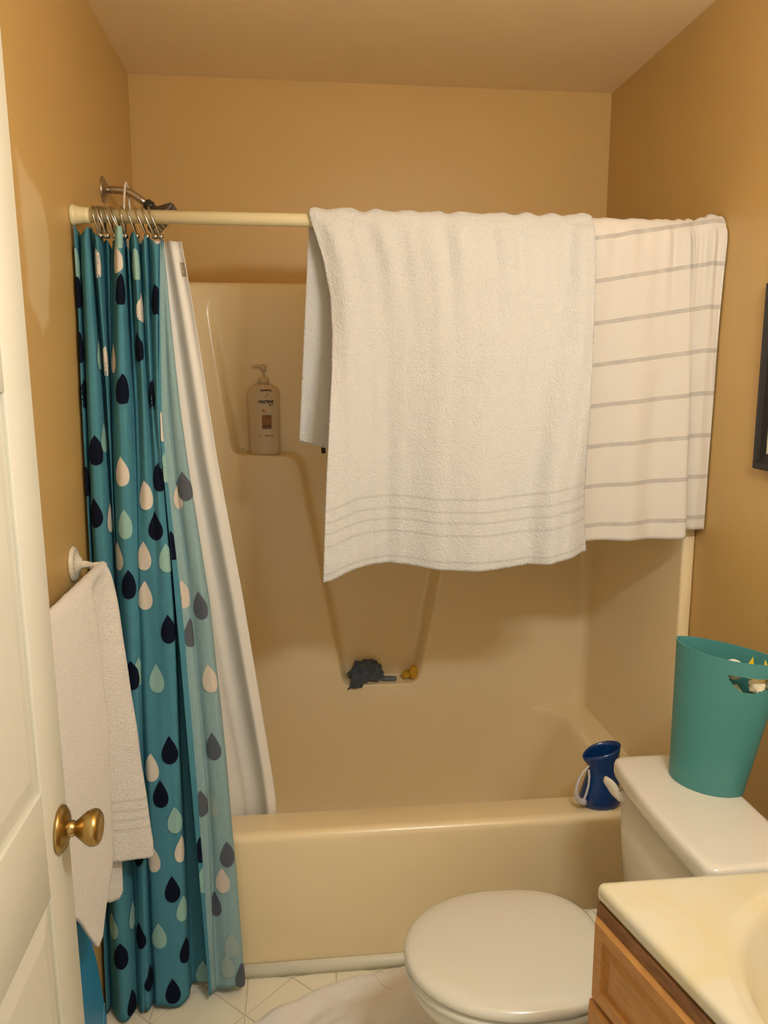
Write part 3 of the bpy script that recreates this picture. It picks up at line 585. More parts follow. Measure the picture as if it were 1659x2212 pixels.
def curt_tz(t, z):
    x, y, z = sheet_point(ROWS, ZS, t, z); x += 0.0012*nz(t*0.27, z*6, 1.0); y += 0.0022*nz(t*0.27, z*5, 4.0)
    return Vector((max(x, 0.003), y, z))
MATS = {('N', 'f'): 'navy', ('W', 'f'): 'cream_print', ('A', 'f'): 'aqua_print', ('N', 'h'): 'navy', ('W', 'h'): 'cream_print', ('A', 'h'): 'aqua_print',
        ('N', 'r'): 'navy_back', ('W', 'r'): 'cream_back', ('A', 'r'): 'aqua_back'}
for di, (t0, z0, c, side) in enumerate(DROPS):
    lo, hi = {'f': (0.06, 64.5), 'r': (64.5, 83.85), 'h': (84.1, 86.9)}[side]
    # lateral distance -> curve parameter, by walking the cloth at this height
    def walk(sgn):
        tb = [(0.0, t0)]; t = t0; p = curt_tz(t, z0); s = 0
        while s < 0.024 and lo <= t <= hi:
            t += sgn*0.06; q = curt_tz(t, z0); s += (q-p).length; p = q; tb.append((s, t))
        return tb
    R_, L_ = walk(1), walk(-1)
    def tt(a): return min(max(lin(R_, a) if a >= 0 else lin(L_, -a), lo), hi)
    sgn_off = -1 if side == 'f' else 1
    n, rings = 30, 6; v = []
    for k in range(rings+1):
        for i in range(n if k else 1):
            th = 2*PI*i/n; q = k/rings
            a = 0.0232*math.sin(th)*(abs(math.sin(th/2))**1.0)*q; h = (0.034*math.cos(th)+0.006)*q-0.006
            z = min(max(z0+h, 0.016), 1.868); t = tt(a)
            p = curt_tz(t, z); du = curt_tz(min(t+0.09, NT), z)-curt_tz(max(t-0.09, 0), z); nn = du.cross(Vector((0, 0, -1))).normalized()
            v.append(tuple(p+nn*sgn_off*(0.0018+0.0005*(di % 3))))
    f = [(0, 1+i, 1+(i+1) % n) for i in range(n)]
    for k in range(1, rings):
        b0 = 1+(k-1)*n
        for i in range(n): f.append((b0+i, b0+n+i, b0+n+(i+1) % n, b0+(i+1) % n))
    obj('raindrop_print', v, f, MATS[(c, side)], cur)
# white liner inside the tub
lin_ = thing('curtain_liner', (0.3, 0.06, 0.40), 'plain white shower curtain liner hanging inside the tub', 'curtain liner')
LZ = [1.853, 1.661, 1.337, 0.990, 0.498, 0.405]
LX = [(0.100, 0.234), (0.105, 0.260), (0.110, 0.298), (0.135, 0.348), (0.18, 0.410), (0.19, 0.420)]
def liner(a, b):
    z = lerp(1.853-0.006*a, 0.30, b)
    x0, x1 = lin(sorted((z_, p[0]) for z_, p in zip(LZ, LX)), z), lin(sorted((z_, p[1]) for z_, p in zip(LZ, LX)), z)
    g = (1.853-z)/1.45; yb = lerp(0.086, 0.155, min(g*1.05, 1)**1.2)
    fo = 0.016*math.sin(a*11.0+0.6)*(0.5+0.7*g)+0.006*math.sin(a*25+z*2)
    return (lerp(x0, x1, a)+0.003*math.sin(a*25)*g, yb+fo-0.012*a, z)
sheet('panel', liner, 90, 60, 'liner', lin_, 0.001)
def on_liner(a, b, off=0.0014):
    p = Vector(liner(a, b)); du = Vector(liner(a+0.01, b))-Vector(liner(a-0.01, b)); nn = du.cross(Vector((0, 0, -1))).normalized(); return tuple(p-nn*off)
a0, a1, b0, b1 = 0.905, 0.992, 0.030, 0.0505
obj('care_tag', [on_liner(lerp(a0, a1, i/4), lerp(b0, b1, j/3)) for j in range(4) for i in range(5)], [(j*5+i, j*5+i+1, j*5+i+6, j*5+i+5) for j in range(3) for i in range(4)], 'tag_grey', lin_)
for r0, r1, s0, s1 in ((0.905, 0.945, 0.0365, 0.0378), (0.908, 0.935, 0.0395, 0.0405), (0.908, 0.978, 0.0425, 0.0440)):   # worn, unreadable print
    obj('print_line', [on_liner(lerp(r0, r1, i/3), lerp(s0, s1, j), 0.0018) for j in range(2) for i in range(4)], [(i, i+1, i+5, i+4) for i in range(3)], 'tag_ink', lin_)

# ================================================================ towels over the rod
def over_rod(q, front_len, back_len, gap):
    """path over the rod: q in 0..1 from the back hem, over the top, to the front hem -> (y, z, side)"""
    r = RR+gap; arc = PI*r; tot = back_len+arc+front_len; d = q*tot
    if d < back_len: return RY+r, RZ-(back_len-d), 'b', back_len-d
    if d < back_len+arc: a = (d-back_len)/r; return RY+r*math.cos(a), RZ+r*math.sin(a), 't', 0.0
    return RY-r, RZ-(d-back_len-arc), 'f', d-back_len-arc
# white bath towel
FL = [(1.05, 0.546), (1.092, 0.547), (1.27, 0.555), (1.448, 0.566), (1.55, 0.573), (1.639, 0.576), (1.722, 0.573), (1.803, 0.558), (1.86, 0.540), (1.90, 0.527)]
FR = [(1.05, 1.192), (1.124, 1.186), (1.19, 1.178), (1.258, 1.174), (1.39, 1.175), (1.556, 1.181), (1.772, 1.188), (1.90, 1.191)]
FOLD = [(0.0, -0.046), (0.10, -0.030), (0.20, -0.006), (0.245, 0.0), (0.30, -0.010), (0.45, -0.034), (0.58, -0.050), (0.68, -0.046), (0.76, -0.042), (0.84, -0.066), (0.90, -0.060), (1.0, -0.034)]
def bot_z(a): return lin([(0, 1.066), (0.03, 1.068), (0.12, 1.088), (0.28, 1.092), (0.45, 1.084), (0.62, 1.087), (0.80, 1.098), (1.0, 1.122)], a)
wt = thing('bath_towel', (0.86, RY, 1.07), 'large white terry bath towel draped over the cream curtain rod', 'towel')
def white_towel(a, b):
    fl = RZ-bot_z(a); bl = RZ-lin([(0, 1.385), (0.1, 1.365), (1, 1.34)], a)
    y, z, side, d = over_rod(b, fl, bl, 0.0075)
    x0, x1 = 0.527, 1.191
    g = min(d/0.78, 1.0)
    if side == 'f':
        x = lerp(lin(FL, z), lin(FR, z), a)
        # folds fan out from the middle of the rod: ridges sit nearer the centre at the top
        aa = a+(1-g)*lerp(0.10, -0.17, a)
        fo = table(FOLD, min(max(aa, 0), 1))*(g**0.6)*1.65
        sm = math.exp(-d/0.16)
        fo += sm*(1-math.exp(-d/0.025))*0.011*(math.sin(a*43+1.0)*0.6+math.sin(a*71+0.5)*0.4-0.4)
        fo += 0.004*g*nz(a*7, z*5, 2.0)+0.0015*nz(a*30, z*22, 5.0)
        # left edge rolls back towards the rod
        fo += 0.020*math.exp(-a/0.035)*max(0, 1-abs(d-0.20)/0.30)
        z += 0.006*math.sin(a*9)*g*0.3
        return (x, y+fo-0.004, z)
    if side == 't':
        x = lerp(x0, x1, a); up_ = (z-RZ)/(RR+0.0075)
        return (x, y-0.004*(1-up_)*(0.5-0.5*(y-RY)/(RR+0.0075)), z+up_*(0.0055*(nz(a*24, 0, 3.0)+0.35*math.sin(a*60))+0.004*math.exp(-((a-0.10)/0.04)**2)+0.003*math.exp(-((a-0.95)/0.05)**2)))
    x = lerp(lerp(x0, 0.496, min(d/0.52, 1)), x1-0.02*g, a)
    return (x, y+0.030*(d/0.5)+0.008*math.sin(a*13+1)*g, z)
sheet('body', white_towel, 170, 230, 'terry_white', wt, 0.0045, lambda a, b, p: (a, max(p.z-bot_z(a), 0) if p.y < RY else 0.5))
box('care_label', 0.551, 0.5615, 0.107, 0.1085, 1.352, 1.380, 'tag_dark', wt)
# cream towel with grey stripes
st = thing('striped_towel', (1.36, RY, 1.13), 'cream towel with thin grey stripes hung beside the white towel', 'towel')
PL = {  # plan curves (x, y offset) for the front half at the rod and at the hem
 'top': [(1.172, 0.0), (1.20, 0.0), (1.26, -0.001), (1.32, 0.0), (1.37, -0.001), (1.405, 0.0), (1.427, -0.002), (1.434, -0.001), (1.436, 0.001), (1.440, 0.002), (1.455, 0.0), (1.478, 0.001), (1.505, -0.001), (1.520, 0.0)],
 'hem': [(1.150, 0.0), (1.19, -0.004), (1.25, 0.004), (1.31, -0.020), (1.37, -0.004), (1.415, -0.020), (1.448, -0.030), (1.4575, -0.022), (1.455, -0.004), (1.452, 0.004), (1.462, 0.010), (1.485, 0.003), (1.508, 0.008), (1.519, 0.010)]}
def striped_towel(a, b):
    t = a*13
    bz = lin([(0, 1.133), (0.45, 1.140), (0.53, 1.146), (0.60, 1.160), (1, 1.158)], a)
    pt = spline(PL['top'], t); y, z, side, d = over_rod(b, RZ-bz, RZ-1.16, 0.003+0.0075*min(max((pt[0]-1.455)/0.03, 0), 1))
    pt, ph = spline(PL['top'], t), spline(PL['hem'], t); g = min(d/0.73, 1.0)
    if side == 'f':
        k = g**0.6; sm = math.exp(-d/0.12)*(1-math.exp(-d/0.02))
        return (lerp(pt[0], ph[0], k), y+lerp(pt[1], ph[1], k)-0.003+sm*0.011*(math.sin(t*4.3)*0.6+0.4*math.sin(t*7.1)-0.6)+0.002*nz(t, z*6, 9), z)
    if side == 't':
        up_ = (z-RZ)/(RR+0.003)
        return (pt[0], y, z+up_*(0.003*nz(t*2.6, 0, 7.0)+0.0015*math.sin(t*5)+0.004*math.exp(-((t-7.4)/0.8)**2)+0.004*math.exp(-((t-11.5)/1.2)**2)))
    return (lerp(pt[0], min(ph[0], 1.482), min(g*4, 1)), y+0.025*g+0.006*math.sin(t*1.6)*g, z)
def stripe_uv(a, b, p):
    tx = min(max((p.x-1.19)/0.26, 0), 1.15); tilt = 0.015+0.026*min(max((p.z-1.17)/0.6, 0), 1)
    return (a, (p.z-1.172-tilt*tx)/0.0985)
sheet('body', striped_towel, 150, 200, 'striped', st, 0.0032, stripe_uv)

# ================================================================ towel bar and hand towel on the left wall
BX, BZ = 0.062, 1.130
bar = thing('towel_bar', (0, -0.35, BZ), 'white towel bar with scalloped ceramic wall rosette', 'towel bar')
for yy in (-0.128, -0.60):
    def scal(r, d, amp=0.0): return [(d, yy+(r+amp*abs(math.sin(i*PI/4)))*math.cos(2*PI*i/64), BZ+0.008+(r+amp*abs(math.sin(i*PI/4)))*1.08*math.sin(2*PI*i/64)) for i in range(64)]
    loft('rosette', [scal(0.0365, 0.0005), scal(0.0365, 0.004), scal(0.033, 0.008), scal(0.027, 0.010), scal(0.024, 0.0095, 0.003), scal(0.016, 0.014, 0.002), scal(0.011, 0.020), scal(0.009, 0.022)], 'ceramic', bar)
    loops = []
    for k in range(25):
        d = 0.018+0.050*k/24; loops.append([(d, yy+(0.0075+0.0016*math.cos(3*(2*PI*i/30)+k*0.45))*math.cos(2*PI*i/30), BZ+0.006*(1-k/24)+(0.0075+0.0016*math.cos(3*(2*PI*i/30)+k*0.45))*math.sin(2*PI*i/30)) for i in range(30)])
    loft('twisted_post', loops, 'ceramic', bar)
tube('rail', [(BX, -0.61, BZ), (BX, -0.36, BZ), (BX, -0.118, BZ)], 0.0075, 'ceramic', bar, 16)
ht = thing('hand_towel', (0.08, -0.36, 0.33), 'pinkish white hand towel hanging from the towel bar beside the door', 'towel')
# plan curves along the bar (y) with distance from the wall (x): near panel, deep crease, far roll
HT_TOP = [(-0.585, 0.0725), (-0.50, 0.0725), (-0.42, 0.0725), (-0.35, 0.0725), (-0.30, 0.0730), (-0.265, 0.0710), (-0.235, 0.0720), (-0.20, 0.0730), (-0.165, 0.0735), (-0.14, 0.0725), (-0.128, 0.0690), (-0.122, 0.066)]
HT_MID = [(-0.585, 0.084), (-0.50, 0.082), (-0.42, 0.088), (-0.36, 0.094), (-0.315, 0.099), (-0.292, 0.084), (-0.270, 0.040), (-0.225, 0.022), (-0.180, 0.060), (-0.152, 0.104), (-0.134, 0.106), (-0.126, 0.080)]
HT_BOT = [(-0.585, 0.078), (-0.50, 0.078), (-0.42, 0.084), (-0.36, 0.090), (-0.312, 0.092), (-0.290, 0.074), (-0.265, 0.032), (-0.215, 0.020), (-0.178, 0.080), (-0.152, 0.138), (-0.134, 0.137), (-0.126, 0.108)]
def ht_bot(t): return lin([(0, 0.64), (1, 0.535), (1.9, 0.43), (2.3, 0.435), (3, 0.50), (4, 0.57), (4.6, 0.53), (5, 0.50), (7, 0.48), (8, 0.458), (9, 0.447), (10, 0.452), (11, 0.46)], t)
def hand_towel(a, b):
    t = a*11; bz = ht_bot(t); fl = BZ-bz; bl = 0.12; r = 0.0085; arc = PI*r; d = b*(fl+bl+arc)
    top = spline(HT_TOP, t)
    if d < bl: return (BX-r-0.004*(bl-d)/bl, top[0], BZ-(bl-d))
    if d < bl+arc:
        q = (d-bl)/r; return (BX-r*math.cos(q), top[0], BZ+r*math.sin(q)+0.002*nz(t*1.5, 0, 2))
    d -= bl+arc; z = BZ-d
    g = min(d/0.65, 1.0); mid, bot = spline(HT_MID, t), spline(HT_BOT, t)
    if g < 0.45: k = (g/0.45)**0.55; p = [lerp(top[i], mid[i], k) for i in (0, 1)]
    else: k = (g-0.45)/0.55; p = [lerp(mid[i], bot[i], k) for i in (0, 1)]
    return (max(p[1]+0.003*nz(t*0.7, z*8, 3.3), 0.012), p[0]+0.003*nz(t*0.7, z*8, 8.1), z)
sheet('front_panel', hand_towel, 130, 150, 'terry_hand', ht, 0.006, lambda a, b, p: (a, max(p.z-ht_bot(a*11), 0) if p.x > BX and a > 0.52 else 0.5))
HB = [(-0.56, 0.030), (-0.46, 0.034), (-0.36, 0.030), (-0.28, 0.034), (-0.23, 0.026), (-0.19, 0.030), (-0.168, 0.046), (-0.150, 0.062), (-0.140, 0.070)]
def hand_back(a, b):
    t = a*8; z0 = 1.02; bz = lin([(0, 0.55), (3, 0.42), (4, 0.385), (5, 0.370), (6, 0.350), (7, 0.345), (8, 0.36)], t); z = lerp(z0, bz, b)
    p = spline(HB, t); k = min(1, (z0-z)/0.4)
    return (lerp(BX-0.014, p[1], k)+0.003*nz(t, z*7, 1), lerp(lerp(-0.57, -0.128, a), p[0], k), z)
sheet('back_panel', hand_back, 70, 70, 'terry_hand', ht, 0.006, lambda a, b, p: (a, 0.5))

# slim blue plastic bin against the left wall, behind the towel
bpts = round_poly([(-0.92, 0.003), (-0.262, 0.003), (-0.232, 0.105), (-0.285, 0.30), (-0.352, 0.452), (-0.50, 0.50), (-0.84, 0.50)], [0.02, 0.02, 0.06, 0.2, 0.03, 0.05, 0.03], 6)
bl = thing('blue_bin', (0.03, -0.6, 0.0), 'slim bright blue plastic bin standing against the wall under the hand towel', 'bin')
plate('shell', bpts, 0.010, 0.042, 'bluebin', bl, 0.004, conv=lambda a, b, h: (h, a, b))
tube('crease', [(0.0425, -0.40, 0.02), (0.0425, -0.30, 0.095), (0.0425, -0.25, 0.16)], 0.0012, 'crease', bl, 6)

# ================================================================ toilet
TY = -0.485
tl = thing('toilet', (1.0, TY, 0.0), 'bone coloured toilet with closed lid beside the bathtub', 'toilet')
def egg(front, back, hw, n=56, flat=0.60, z=0.0):
    """seat outline: round front at -x, squarer back"""
    xc = front+(back-front)*0.52; out = []
    for i in range(n):
        a = 2*PI*i/n; c, s = math.cos(a), math.sin(a)
        if c < 0: x = xc+(xc-front)*c; y = hw*math.copysign(abs(s)**0.96, s)
        else: x = xc+(back-xc)*(abs(c)**0.50); y = hw*math.copysign(abs(s)**0.55, s)*(1-0.20*abs(c)**1.2)
        out.append((x, TY+y, z))
    return out
def eggs(spec): return [egg(f, b, w, z=z) for f, b, w, z in spec]
loft('lid', eggs([(0.700, 1.085, 0.166, 0.3935), (0.689, 1.094, 0.177, 0.3955), (0.685, 1.097, 0.1805, 0.401), (0.686, 1.096, 0.1795, 0.408), (0.690, 1.093, 0.176, 0.4135), (0.698, 1.087, 0.169, 0.4170), (0.720, 1.068, 0.148, 0.4195), (0.80, 1.00, 0.085, 0.4215)]), 'seat', tl)
loft('seat_ring', eggs([(0.705, 1.085, 0.164, 0.3705), (0.692, 1.095, 0.175, 0.372), (0.687, 1.098, 0.180, 0.378), (0.688, 1.097, 0.179, 0.386), (0.694, 1.092, 0.173, 0.3905), (0.71, 1.08, 0.16, 0.3915)]), 'seat', tl)
loft('bowl', eggs([(0.86, 1.14, 0.105, 0.0), (0.855, 1.145, 0.108, 0.02), (0.865, 1.15, 0.098, 0.06), (0.85, 1.16, 0.100, 0.14), (0.80, 1.17, 0.120, 0.22), (0.735, 1.18, 0.152, 0.29), (0.702, 1.185, 0.172, 0.335), (0.695, 1.19, 0.1775, 0.352), (0.696, 1.19, 0.1765, 0.362), (0.703, 1.185, 0.170, 0.3685), (0.73, 1.16, 0.15, 0.3695)]), 'toilet', tl)
for s in (-1, 1): lathe('hinge', [(0.011, -0.03), (0.0125, -0.026), (0.0125, 0.026), (0.011, 0.03)], (1.106, TY+s*0.075, 0.390), (0, 1, 0), 'seat', tl, 16)
box('bowl_deck', 1.06, 1.37, TY-0.165, TY+0.165, 0.315, 0.3685, 'toilet', tl, 0.02, 4)
def rr3(x0, x1, hw, r, z, bow=0.0):
    out = []
    for x, y in rrect(x0, x1, TY-hw, TY+hw, r, 6):
        k = max(0, 1-((y-TY)/hw)**2); out.append((x-bow*k if x < (x0+x1)/2 else x, y, z))
    return out
def rrd(x0, x1, hw, r, z, bow):                       # extra points on the front so it can bow out
    base = rrect(x0, x1, TY-hw, TY+hw, r, 6); d = []
    for i, p in enumerate(base):
        k = 12 if i % 7 == 6 else 1; q = base[(i+1) % len(base)]; d += [(lerp(p[0], q[0], j/k), lerp(p[1], q[1], j/k)) for j in range(k)]
    return [(x-bow*max(0, 1-((y-TY)/hw)**2) if x < (x0+x1)/2 else x, y, z) for x, y in d]
loft('tank', [rrd(*p) for p in ((1.215, 1.370, 0.165, 0.03, 0.368, 0.010), (1.207, 1.372, 0.180, 0.03, 0.38, 0.012), (1.200, 1.374, 0.196, 0.025, 0.52, 0.012), (1.196, 1.375, 0.203, 0.022, 0.658, 0.012))], 'toilet', tl)
loft('tank_lid', [rrd(*p) for p in ((1.192, 1.379, 0.207, 0.022, 0.657, 0.012), (1.186, 1.383, 0.214, 0.022, 0.661, 0.012), (1.184, 1.384, 0.216, 0.022, 0.672, 0.012), (1.184, 1.384, 0.216, 0.022, 0.688, 0.012), (1.1865, 1.382, 0.2135, 0.021, 0.6955, 0.012), (1.192, 1.377, 0.208, 0.02, 0.699, 0.012), (1.200, 1.369, 0.200, 0.02, 0.700, 0.012), (1.210, 1.360, 0.190, 0.02, 0.700, 0.012), (1.24, 1.34, 0.16, 0.02, 0.700, 0.006))], 'toilet', tl)
lv_ = lathe('flush_lever', [(0.013, 0.0), (0.013, 0.008), (0.010, 0.016), (0.006, 0.019)], (1.197, TY+0.165, 0.628), (-1, 0, 0), 'white_plastic', tl, 20)
def lev(k): # flattened paddle from the boss outwards
    c = Vector((1.183, TY+0.165, 0.632)).lerp(Vector((1.172, TY+0.216, 0.641)), k); w = 0.010+0.007*math.sin(PI*min(k*0.9+0.15, 1)); h = 0.0055
    return [(c.x+h*math.cos(2*PI*i/16), c.y, c.z+w*math.sin(2*PI*i/16)) for i in range(16)]
loft('lever_handle', [lev(k/8) for k in range(9)], 'white_plastic', lv_)

# ================================================================ waste bin on the tank
BC = Vector((1.334, -0.403)); BINZ = 0.7005; BH = 0.285
wb = thing('waste_bin', (BC.x, BC.y, BINZ), 'turquoise plastic waste bin with cut-out handle on the toilet tank', 'waste bin')
bang = math.radians(33.5)
bm = bmesh.new(); vt = {}
NA = 216
def lens_f(af, hl, hw):
    c, s = math.cos(af), math.sin(af); return hw*math.copysign(abs(c)**1.25, c), hl*math.copysign(abs(s)**0.93, s)
def bin_f(k, i, inner):
    hl = lerp(0.080, 0.114, k)-inner; hw = lerp(0.057, 0.052, k)-inner
    x, y = lens_f(2*PI*i/NA, hl, hw); x += 0.020*k; y -= 0.019*k; cy = 0
    top = BINZ+BH*k+k*k*0.004*((y+0.019*k)/hl)**2
    if inner and k == 0: top += 0.003
    return (BC.x+x*math.cos(bang)-(y+cy)*math.sin(bang), BC.y+x*math.sin(bang)+(y+cy)*math.cos(bang), top)
KS = [0, 0.012]+[0.06*i for i in range(1, 12)]+[0.70+0.01*i for i in range(22)]+[0.94, 0.97, 1.0]
for s_, inn in enumerate((0.0, 0.0028)):
    for ki, k in enumerate(KS):
        for i in range(NA): vt[s_, ki, i] = bm.verts.new(bin_f(k, i, inn))
def hole(ki, i):
    i %= NA; s = math.sin(2*PI*(i+0.5)/NA); s = math.copysign(abs(s)**0.93, s)
    if math.cos(2*PI*(i+0.5)/NA) >= 0: return False
    u = (s+0.66)/0.38; kk = (KS[ki]+KS[min(ki+1, len(KS)-1)])/2
    return abs(u) < 1 and 0.785+0.10*abs(u)**1.8 <= kk < 0.90
for ki in range(len(KS)-1):
    for i in range(NA):
        j = (i+1) % NA
        if hole(ki, i): continue
        bm.faces.new((vt[0, ki, i], vt[0, ki, j], vt[0, ki+1, j], vt[0, ki+1, i]))
        bm.faces.new((vt[1, ki, j], vt[1, ki, i], vt[1, ki+1, i], vt[1, ki+1, j]))
        for di, e in (((ki, i-1), ((ki, i), (ki+1, i))), ((ki, i+1), ((ki+1, j), (ki, j))), ((ki-1, i), ((ki, j), (ki, i))), ((ki+1, i), ((ki+1, i), (ki+1, j)))):
            if 0 <= di[0] < len(KS)-1 and hole(di[0], di[1]):
                (k0, i0), (k1, i1) = e
                try: bm.faces.new((vt[0, k0, i0], vt[0, k1, i1], vt[1, k1, i1], vt[1, k0, i0]))
                except ValueError: pass
n_ = len(KS)-1
for i in range(NA):
    j = (i+1) % NA; bm.faces.new((vt[0, n_, i], vt[0, n_, j], vt[1, n_, j], vt[1, n_, i]))
for s_ in (0, 1): bm.faces.new([vt[s_, 0, i] for i in range(NA)])
for v in [v for v in bm.verts if not v.link_faces]: bm.verts.remove(v)
sharpen(from_bm('shell', bm, 'bin', wb, True), 0.7)
# what is inside: bath toys and crumpled paper
def blob(name, c, r, m, label, cat, group=None, amp=0.25, seed=0, sc=(1, 1, 1), fr_=2.2, sub=3, ridged=False):
    bm = bmesh.new(); bmesh.ops.create_icosphere(bm, subdivisions=sub, radius=1)
    for v in bm.verts:
        p = v.co.copy(); k = nz(p.x+seed, p.y, p.z, fr_)+0.5*nz(p.x, p.y+seed, p.z, fr_*2.3)
        if ridged: k = 0.6-2.0*abs(k)
        p *= 1+amp*k; v.co = Vector(c)+Vector((p.x*sc[0], p.y*sc[1], p.z*sc[2]))*r
    o = from_bm(name, bm, m, None, True); return tag(o, label, cat, group)
def bl_(al, pe, z): return (1.368+0.552*(-al)+0.834*pe, -0.438+0.834*al+0.552*pe, z)      # along / across the bin, height
blob('paper_wad', bl_(-0.044, 0.006, 0.934), 0.022, 'cream_tissue', 'crumpled cream paper seen through the waste bin handle slot', 'paper', amp=0.3, seed=3, sc=(1, 1.1, 0.75))
blob('grey_wrapper', bl_(-0.070, 0.0, 0.946), 0.013, 'grey_scrap', 'small grey wrapper beside the paper inside the waste bin', 'wrapper', amp=0.35, seed=9)
blob('paper_pile', bl_(0.006, -0.004, 0.832), 0.048, 'cream_tissue', 'lower wad of crumpled paper deep in the waste bin', 'paper', amp=0.12, seed=5, sc=(0.7, 0.8, 1.9))
blob('foam_ball', bl_(0.012, 0.004, 0.954), 0.021, 'white_toy', 'rounded white foam scrap at the top of the waste bin', 'scrap', amp=0.03, seed=2)
def shard(name, base, tip, w, lab):
    b, t = Vector(base), Vector(tip); d = (t-b).normalized(); s1 = d.cross(Vector((0.83, 0.55, 0))).normalized(); s2 = d.cross(s1)
    v = [tuple(b+s1*w), tuple(b+s2*w*0.35), tuple(b-s1*w), tuple(b-s2*w*0.35), tuple(b.lerp(t, 0.5)+s1*w*0.55), tuple(b.lerp(t, 0.5)+s2*w*0.25), tuple(b.lerp(t, 0.5)-s1*w*0.5), tuple(b.lerp(t, 0.5)-s2*w*0.25), tuple(t)]
    f = [(i, (i+1) % 4, 4+(i+1) % 4, 4+i) for i in range(4)]+[(4+i, 4+(i+1) % 4, 8) for i in range(4)]+[(3, 2, 1, 0)]
    return tag(obj(name, v, f, 'yellow', None, False), lab, 'scrap', 'yellow scraps in the waste bin')
shard('yellow_scrap', bl_(-0.018, 0.006, 0.945), bl_(-0.024, 0.008, 0.990), 0.014, 'pointed yellow scrap standing next to the white foam in the waste bin')
shard('yellow_scrap', bl_(-0.056, 0.008, 0.945), bl_(-0.047, 0.010, 0.990), 0.014, 'pointed yellow scrap further along from the white foam in the bin')

# ================================================================ vanity
VZ = 0.79; o0 = Vector((0.924, -0.835)); dv = Vector((0.061, -0.28)).normalized(); nv_ = Vector((dv.y, -dv.x))
def vf(s, off=0.0): q = o0+dv*s+nv_*off; return (q.x, q.y)     # along the cabinet front, off > 0 is into the room
cnt = thing('marble_countertop', (1.25, -1.15, VZ-0.025), 'cream cultured marble vanity top with moulded oval basin', 'countertop')
slen = (o0.y+1.495)/(-dv.y)
ol = round_poly([vf(0), vf(slen), (W-0.002, -1.495), (W-0.002, -0.835)], [0.012, 0.004, 0.004, 0.004], 5)
ol = dens(ol, 0.04)
BCx, BCy, ba, bb = 1.245, -1.13, 0.215, 0.235
def oval(k, z): return [(BCx+ba*k*math.cos(2*PI*i/72), BCy+bb*k*math.sin(2*PI*i/72), z) for i in range(72)]
def ov2(d, z): return [(BCx+(ba+d)*math.cos(2*PI*i/72), BCy+(bb+d)*math.sin(2*PI*i/72), z) for i in range(72)]
cl = [ov2(0.0255, VZ), ov2(0.0235, VZ), ov2(0.019, VZ-0.0012), ov2(0.014, VZ-0.004), ov2(0.008, VZ-0.0055), ov2(0.003, VZ-0.008), ov2(-0.004, VZ-0.016), oval(0.93, VZ-0.045), oval(0.82, VZ-0.085), oval(0.62, VZ-0.12), oval(0.35, VZ-0.138), oval(0.1, VZ-0.142)]
el = [(offset_poly(ol, d), z) for d, z in ((0.012, VZ), (0.006, VZ-0.0005), (0.002, VZ-0.003), (0.0, VZ-0.008), (0.0, VZ-0.018), (0.002, VZ-0.023), (0.006, VZ-0.025), (0.02, VZ-0.025))]
v, f = fill_with_hole([(x, y, VZ) for x, y in el[0][0]], cl[0])
bm = bmesh.new(); bv = [bm.verts.new(p) for p in v]
for q in f: bm.faces.new([bv[i] for i in q])
for seq in ([[(x, y, z) for x, y in l] for l, z in el], cl):
    lv = [[bm.verts.new(p) for p in l] for l in seq]; n = len(lv[0])
    for k in range(len(lv)-1):
        for i in range(n): bm.faces.new((lv[k][i], lv[k][(i+1) % n], lv[k+1][(i+1) % n], lv[k+1][i]))
    if seq is cl: bm.faces.new(lv[-1])
bmesh.ops.remove_doubles(bm, verts=bm.verts, dist=1e-5)
from_bm('slab_and_basin', bm, 'counter', cnt, True)
lathe('drain', [(0.022, 0.0), (0.022, 0.002), (0.016, 0.003), (0.012, 0.001)], (BCx, BCy, VZ-0.1415), (0, 0, 1), 'chrome', cnt, 24)
cab = thing('vanity_cabinet', (1.2, -1.15, 0), 'honey oak vanity cabinet with recessed panel fronts', 'cabinet')
ci = [vf(0.016, -0.010), vf(slen, -0.010), (W-0.004, -1.497), (W-0.004, -0.852)]
loft('carcass', [[(x, y, z) for x, y in ci] for z in (0.0, VZ-0.026)], 'oak_dark', cab, True, False, smooth=False)
def framed(name, s0, s1, z0, z1, parent, fwid=0.024, bev=0.020):
    """frame-and-panel front, proud of the carcass"""
    def L(s, z, off): x, y = vf(s, off); return (x, y, z)
    def rect(i, off): return [L(s0+i, z0+i, off), L(s1-i, z0+i, off), L(s1-i, z1-i, off), L(s0+i, z1-i, off)]
    o = loft('panel_frame', [rect(0, -0.010), rect(0, 0.003), rect(0.005, 0.008), rect(fwid, 0.008), rect(fwid+0.002, 0.001), rect(fwid+0.006, 0.001)], 'oak', parent, False, False, smooth=False)
    loft('panel_field', [rect(fwid+0.006, -0.001), rect(fwid+0.006, 0.001), rect(fwid+bev, 0.0055), rect(fwid+bev+0.004, 0.0055)], 'oak', o, False, True, smooth=False)
    return o
framed('drawer', 0.014, slen-0.02, 0.608, 0.742, cab)
framed('cupboard', 0.008, slen/2-0.004, 0.10, 0.598, cab, 0.045, 0.03); framed('cupboard', slen/2+0.004, slen-0.02, 0.10, 0.598, cab, 0.045, 0.03)
tr_ = loft('top_rail', [[(*vf(0.012, -0.010), z), (*vf(0.012, 0.001), z), (*vf(slen-0.01, 0.001), z), (*vf(slen-0.01, -0.010), z)] for z in (0.740, VZ-0.026)], 'oak_dark', cab, smooth=False)

